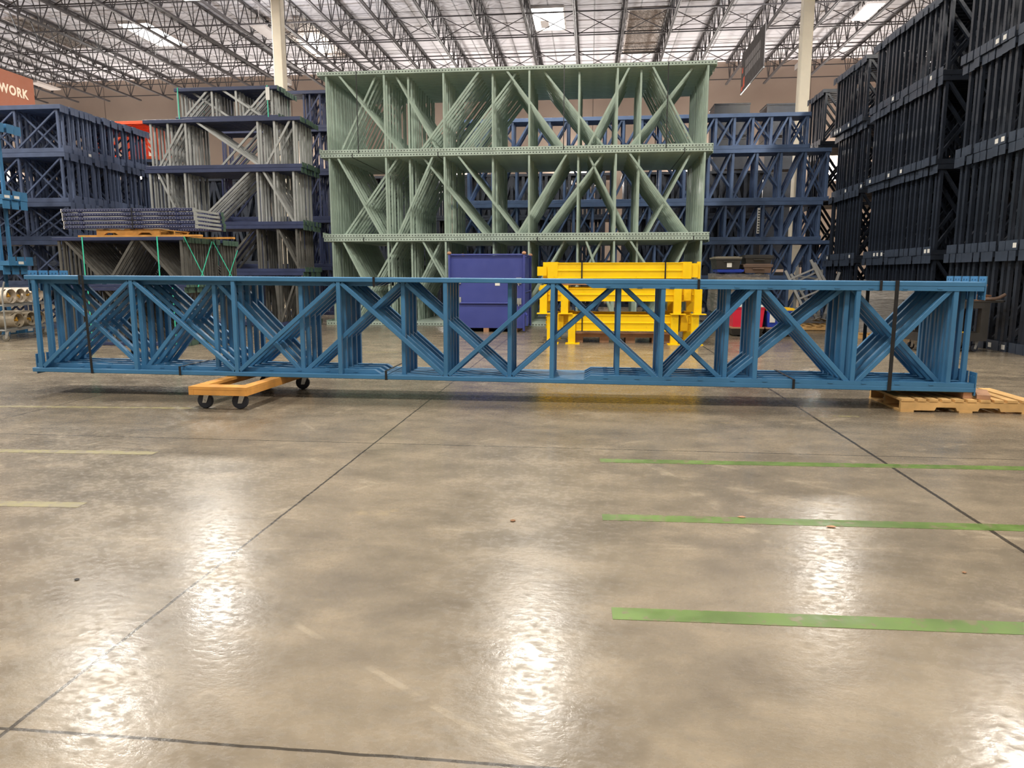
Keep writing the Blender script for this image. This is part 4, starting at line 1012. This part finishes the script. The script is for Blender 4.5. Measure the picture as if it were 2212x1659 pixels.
def cylinder_parts(mb):
    R = .152; P_ = []
    a = MB(); a.lathe((-.86, 0, 0), (1, 0, 0), [(0, .10), (.01, .135), (.05, R), (.62, R), (.70, R * .9), (.755, R * .6), (.77, .03)], 28); P_.append(('tank', a.mesh('cylinder_tank', mb, smooth=True)))
    a = MB(); n = 30                                               # open collar with hand slots
    for i in range(n):
        t0, t1 = 2*PI*i/n, 2*PI*(i+1)/n
        for (xa, xb) in ((-.17, -.10), (-.10, -.055), (-.055, 0.0)):
            if xa == -.10 and (i in range(3, 8) or i in range(18, 23)): continue
            ro, ri = R * .93, R * .93 - .008
            q = [(xa, ro*math.cos(t0), ro*math.sin(t0)), (xa, ro*math.cos(t1), ro*math.sin(t1)), (xb, ro*math.cos(t1), ro*math.sin(t1)), (xb, ro*math.cos(t0), ro*math.sin(t0))]
            q2 = [(xa, ri*math.cos(t0), ri*math.sin(t0)), (xa, ri*math.cos(t1), ri*math.sin(t1)), (xb, ri*math.cos(t1), ri*math.sin(t1)), (xb, ri*math.cos(t0), ri*math.sin(t0))]
            a.add(q + q2, [(0,1,2,3),(7,6,5,4),(0,4,5,1),(1,5,6,2),(2,6,7,3),(3,7,4,0)])
    P_.append(('collar', a.mesh('cylinder_collar', mb)))
    a = MB(); a.cyl((-.10, 0, 0), (-.035, 0, 0), .022, 10); a.cyl((-.06, 0, -.0), (-.06, .05, .03), .014, 8); P_.append(('valve', a.mesh('cylinder_valve', M['brass'])))
    return P_
CT = cylinder_parts(M['alu']); CTd = cylinder_parts(M['aludirty'])
for z0, mats, ys, wd in ((.725, CT, (.27, .66, 1.05, 1.44), 'top'), (.235, CTd, (.48, 1.02, 1.42), 'lower')):
    for i, y in enumerate(ys):
        p_ = kpt(.04, y, z0 + .152)
        place(mats, 'gas_cylinder', f'{"pale" if wd == "top" else "stained"} aluminium gas cylinder, {wd} shelf of the wire cart, {ordinal(i)} from near end', 'gas cylinder', p_, (random.uniform(-1.5, 1.5), 0, kang - .25), f'gas cylinders on the {wd} shelf')

# ------------------------------------------------------------------ banners
Yf = 26.0; pf = aty(73, 200, Yf); XB = pf.x
zt = aty(73, 172, Yf).z; zb = aty(73, 232, Yf).z - .3
Ln = 8.5
ban = thing('hanging_banner', 'brown-orange banner with pale block letters at the upper left', 'banner', (XB, Yf, zb))
a = MB(); a.box(-.012, .012, -Ln, 0, 0, zt - zb); obj('cloth', a.mesh('banner_cloth', M['banner']), ban)
for yy in (-.4, -3, -6):
    a = MB(); a.cyl((0, yy, zt - zb), (0, yy, JB - zb + .04), .012, 6); obj('hanger', a.mesh('banner_hanger', M['joist']), ban)
fc = bpy.data.curves.new('banner_lettering', 'FONT'); fc.body = 'TEAMWORK'; fc.size = 1.0; fc.extrude = .004; fc.space_character = 1.15; fc.offset = .035
to = bpy.data.objects.new('lettering', fc); col.objects.link(to)
bpy.context.view_layer.update()
dg = bpy.context.evaluated_depsgraph_get()
tme = bpy.data.meshes.new_from_object(to.evaluated_get(dg)); bpy.data.objects.remove(to)
xs = [v.co.x for v in tme.vertices]; zs = [v.co.y for v in tme.vertices]; tw = max(xs) - min(xs); th = max(zs) - min(zs)
z_hi = aty(55, 194, Yf - .35).z; z_lo = aty(55, 214, Yf - .35).z
sc_ = .34 / th; kx = 2.45 / tw
for v in tme.vertices:                                              # local x -> along the banner, away from the camera
    x_, y_, z_ = v.co; v.co = Vector((.014 + z_, -.30 - 2.45 + (x_ - min(xs)) * kx, (y_ - min(zs)) * sc_))
tme.materials.clear(); tme.materials.append(M['bannerink'])
obj('lettering', tme, ban, (0, 0, aty(50, 214, Yf - .5).z - zb))
# charcoal banner near the right column, seen nearly edge on
YF, YNr = 33.4, 29.2; pf = aty(1604, 120, YF); XR = pf.x; zt = pf.z; zb = aty(1602, 204, YF).z
ban = thing('hanging_banner', 'charcoal banner with grey print hanging left of the cream column', 'banner', (XR, YNr, zb))
a = MB(); a.box(-.012, .012, 0, YF - YNr, 0, zt - zb); obj('cloth', a.mesh('banner_cloth', M['bannerdark']), ban)
a = MB(); a.cyl((0, 0, 0), (0, YF - YNr, 0), .03, 8); obj('bottom_rod', a.mesh('banner_rod', M['galv']), ban)
a = MB(); Hh = zt - zb
for r_, (za, zb2) in enumerate(((.56, .74), (.34, .52))):
    y = .7
    while y < 3.4:
        w_ = random.uniform(.16, .3); a.box(-.016, -.012, y, y + w_, Hh * za, Hh * zb2); y += w_ + .07
obj('print', a.mesh('banner_print', M['bannergrey']), ban)
a = MB(); a.box(-.016, -.012, 3.45, 3.75, Hh * .1, Hh * .36); a.box(-.016, -.012, 3.85, 4.05, Hh * .5, Hh * .64); a.box(-.016, -.012, 3.85, 4.1, Hh * .05, Hh * .16); obj('emblem', a.mesh('banner_emblem', M['orange']), ban)
for yy in (.5, 3.6):
    a = MB(); a.cyl((0, yy, Hh), (0, yy, JB - zb + .05), .012, 6); obj('hanger', a.mesh('banner_hanger', M['joist']), ban)

# ------------------------------------------------------------------ tape on the floor and small litter
def floor_tape(label, p0, p1, w, mat):
    a_, b_ = atz(*p0), atz(*p1); d = (b_ - a_); d.z = 0
    n_ = Vector((-d.y, d.x, 0)).normalized() * w / 2
    m = MB(); z = .0015
    m.prism([a_ - n_, b_ - n_, b_ + n_, a_ + n_], (0, 0, z))
    tag(obj('floor_tape', m.mesh('floor_tape', mat)), label, 'floor tape', 'tape lines on the floor')
for y0_, y1_, xa, lab in ((995, 1012, 1296, 'green tape line on the floor, farthest of the three at right'), (1117, 1141, 1301, 'green tape line on the floor, middle of the three at right'), (1325, 1358, 1322, 'green tape line on the floor, nearest of the three at right')):
    a_, b_ = atz(xa, y0_), atz(2212, y1_); e_ = b_ + (b_ - a_) * .35
    n_ = Vector((-(b_ - a_).y, (b_ - a_).x, 0)).normalized() * .05
    m = MB(); m.prism([a_ - n_, e_ - n_, e_ + n_, a_ + n_], (0, 0, .0015)); tag(obj('floor_tape', m.mesh('floor_tape', M['tape'])), lab, 'floor tape', 'tape lines on the floor')
floor_tape('faded yellow tape line on the floor at left, nearer one', (-250, 1084), (178, 1091), .09, M['tapeyellow'])
floor_tape('faded yellow tape line on the floor at left, farther one', (-250, 970), (335, 979), .09, M['tapeyellow'])
floor_tape('faded yellow tape line on the floor in front of the dolly', (-200, 876), (430, 882), .07, M['tapeyellow'])
floor_tape('short yellow tape line on the floor right of the dolly shadow', (1800, 899), (1855, 900), .05, M['tapeyellow'])
floor_tape('yellow tape line on the floor behind the left end of the bundle', (-100, 757), (150, 758), .08, M['tapeyellow'])
floor_tape('yellow tape line on the floor behind the middle of the bundle', (700, 760), (860, 761), .06, M['tapeyellow'])
for (px, py, s_, lab, mt) in ((166, 1253, .016, 'small dark pebble on the floor at left', 'black'), (1108, 1126, .022, 'tiny brown leaf scrap on the floor near the middle', 'scrap'), (2083, 1238, .014, 'tiny tan crumb of wood on the floor at right', 'scrap'), (1795, 1139, .02, 'dark wood splinter beside the middle green tape', 'tanwood'), (1602, 1118, .018, 'dark wood splinter on the middle green tape', 'tanwood')):
    p_ = atz(px, py); a = MB()
    s_ *= .6
    a.lathe((p_.x, p_.y, .0016), (0, 0, 1), [(0, s_ * .6), (s_ * .25, s_), (s_ * .5, s_ * .7), (s_ * .7, s_ * .2)], 9)
    for i, v in enumerate(a.v): a.v[i] = (p_.x + (v[0] - p_.x) * (2.2 if 'splinter' in lab else 1.2) + random.uniform(-.1, .1) * s_, v[1] + random.uniform(-.2, .2) * s_, v[2])
    tag(obj('floor_scrap', a.mesh('floor_scrap', M[mt])), lab, 'litter')
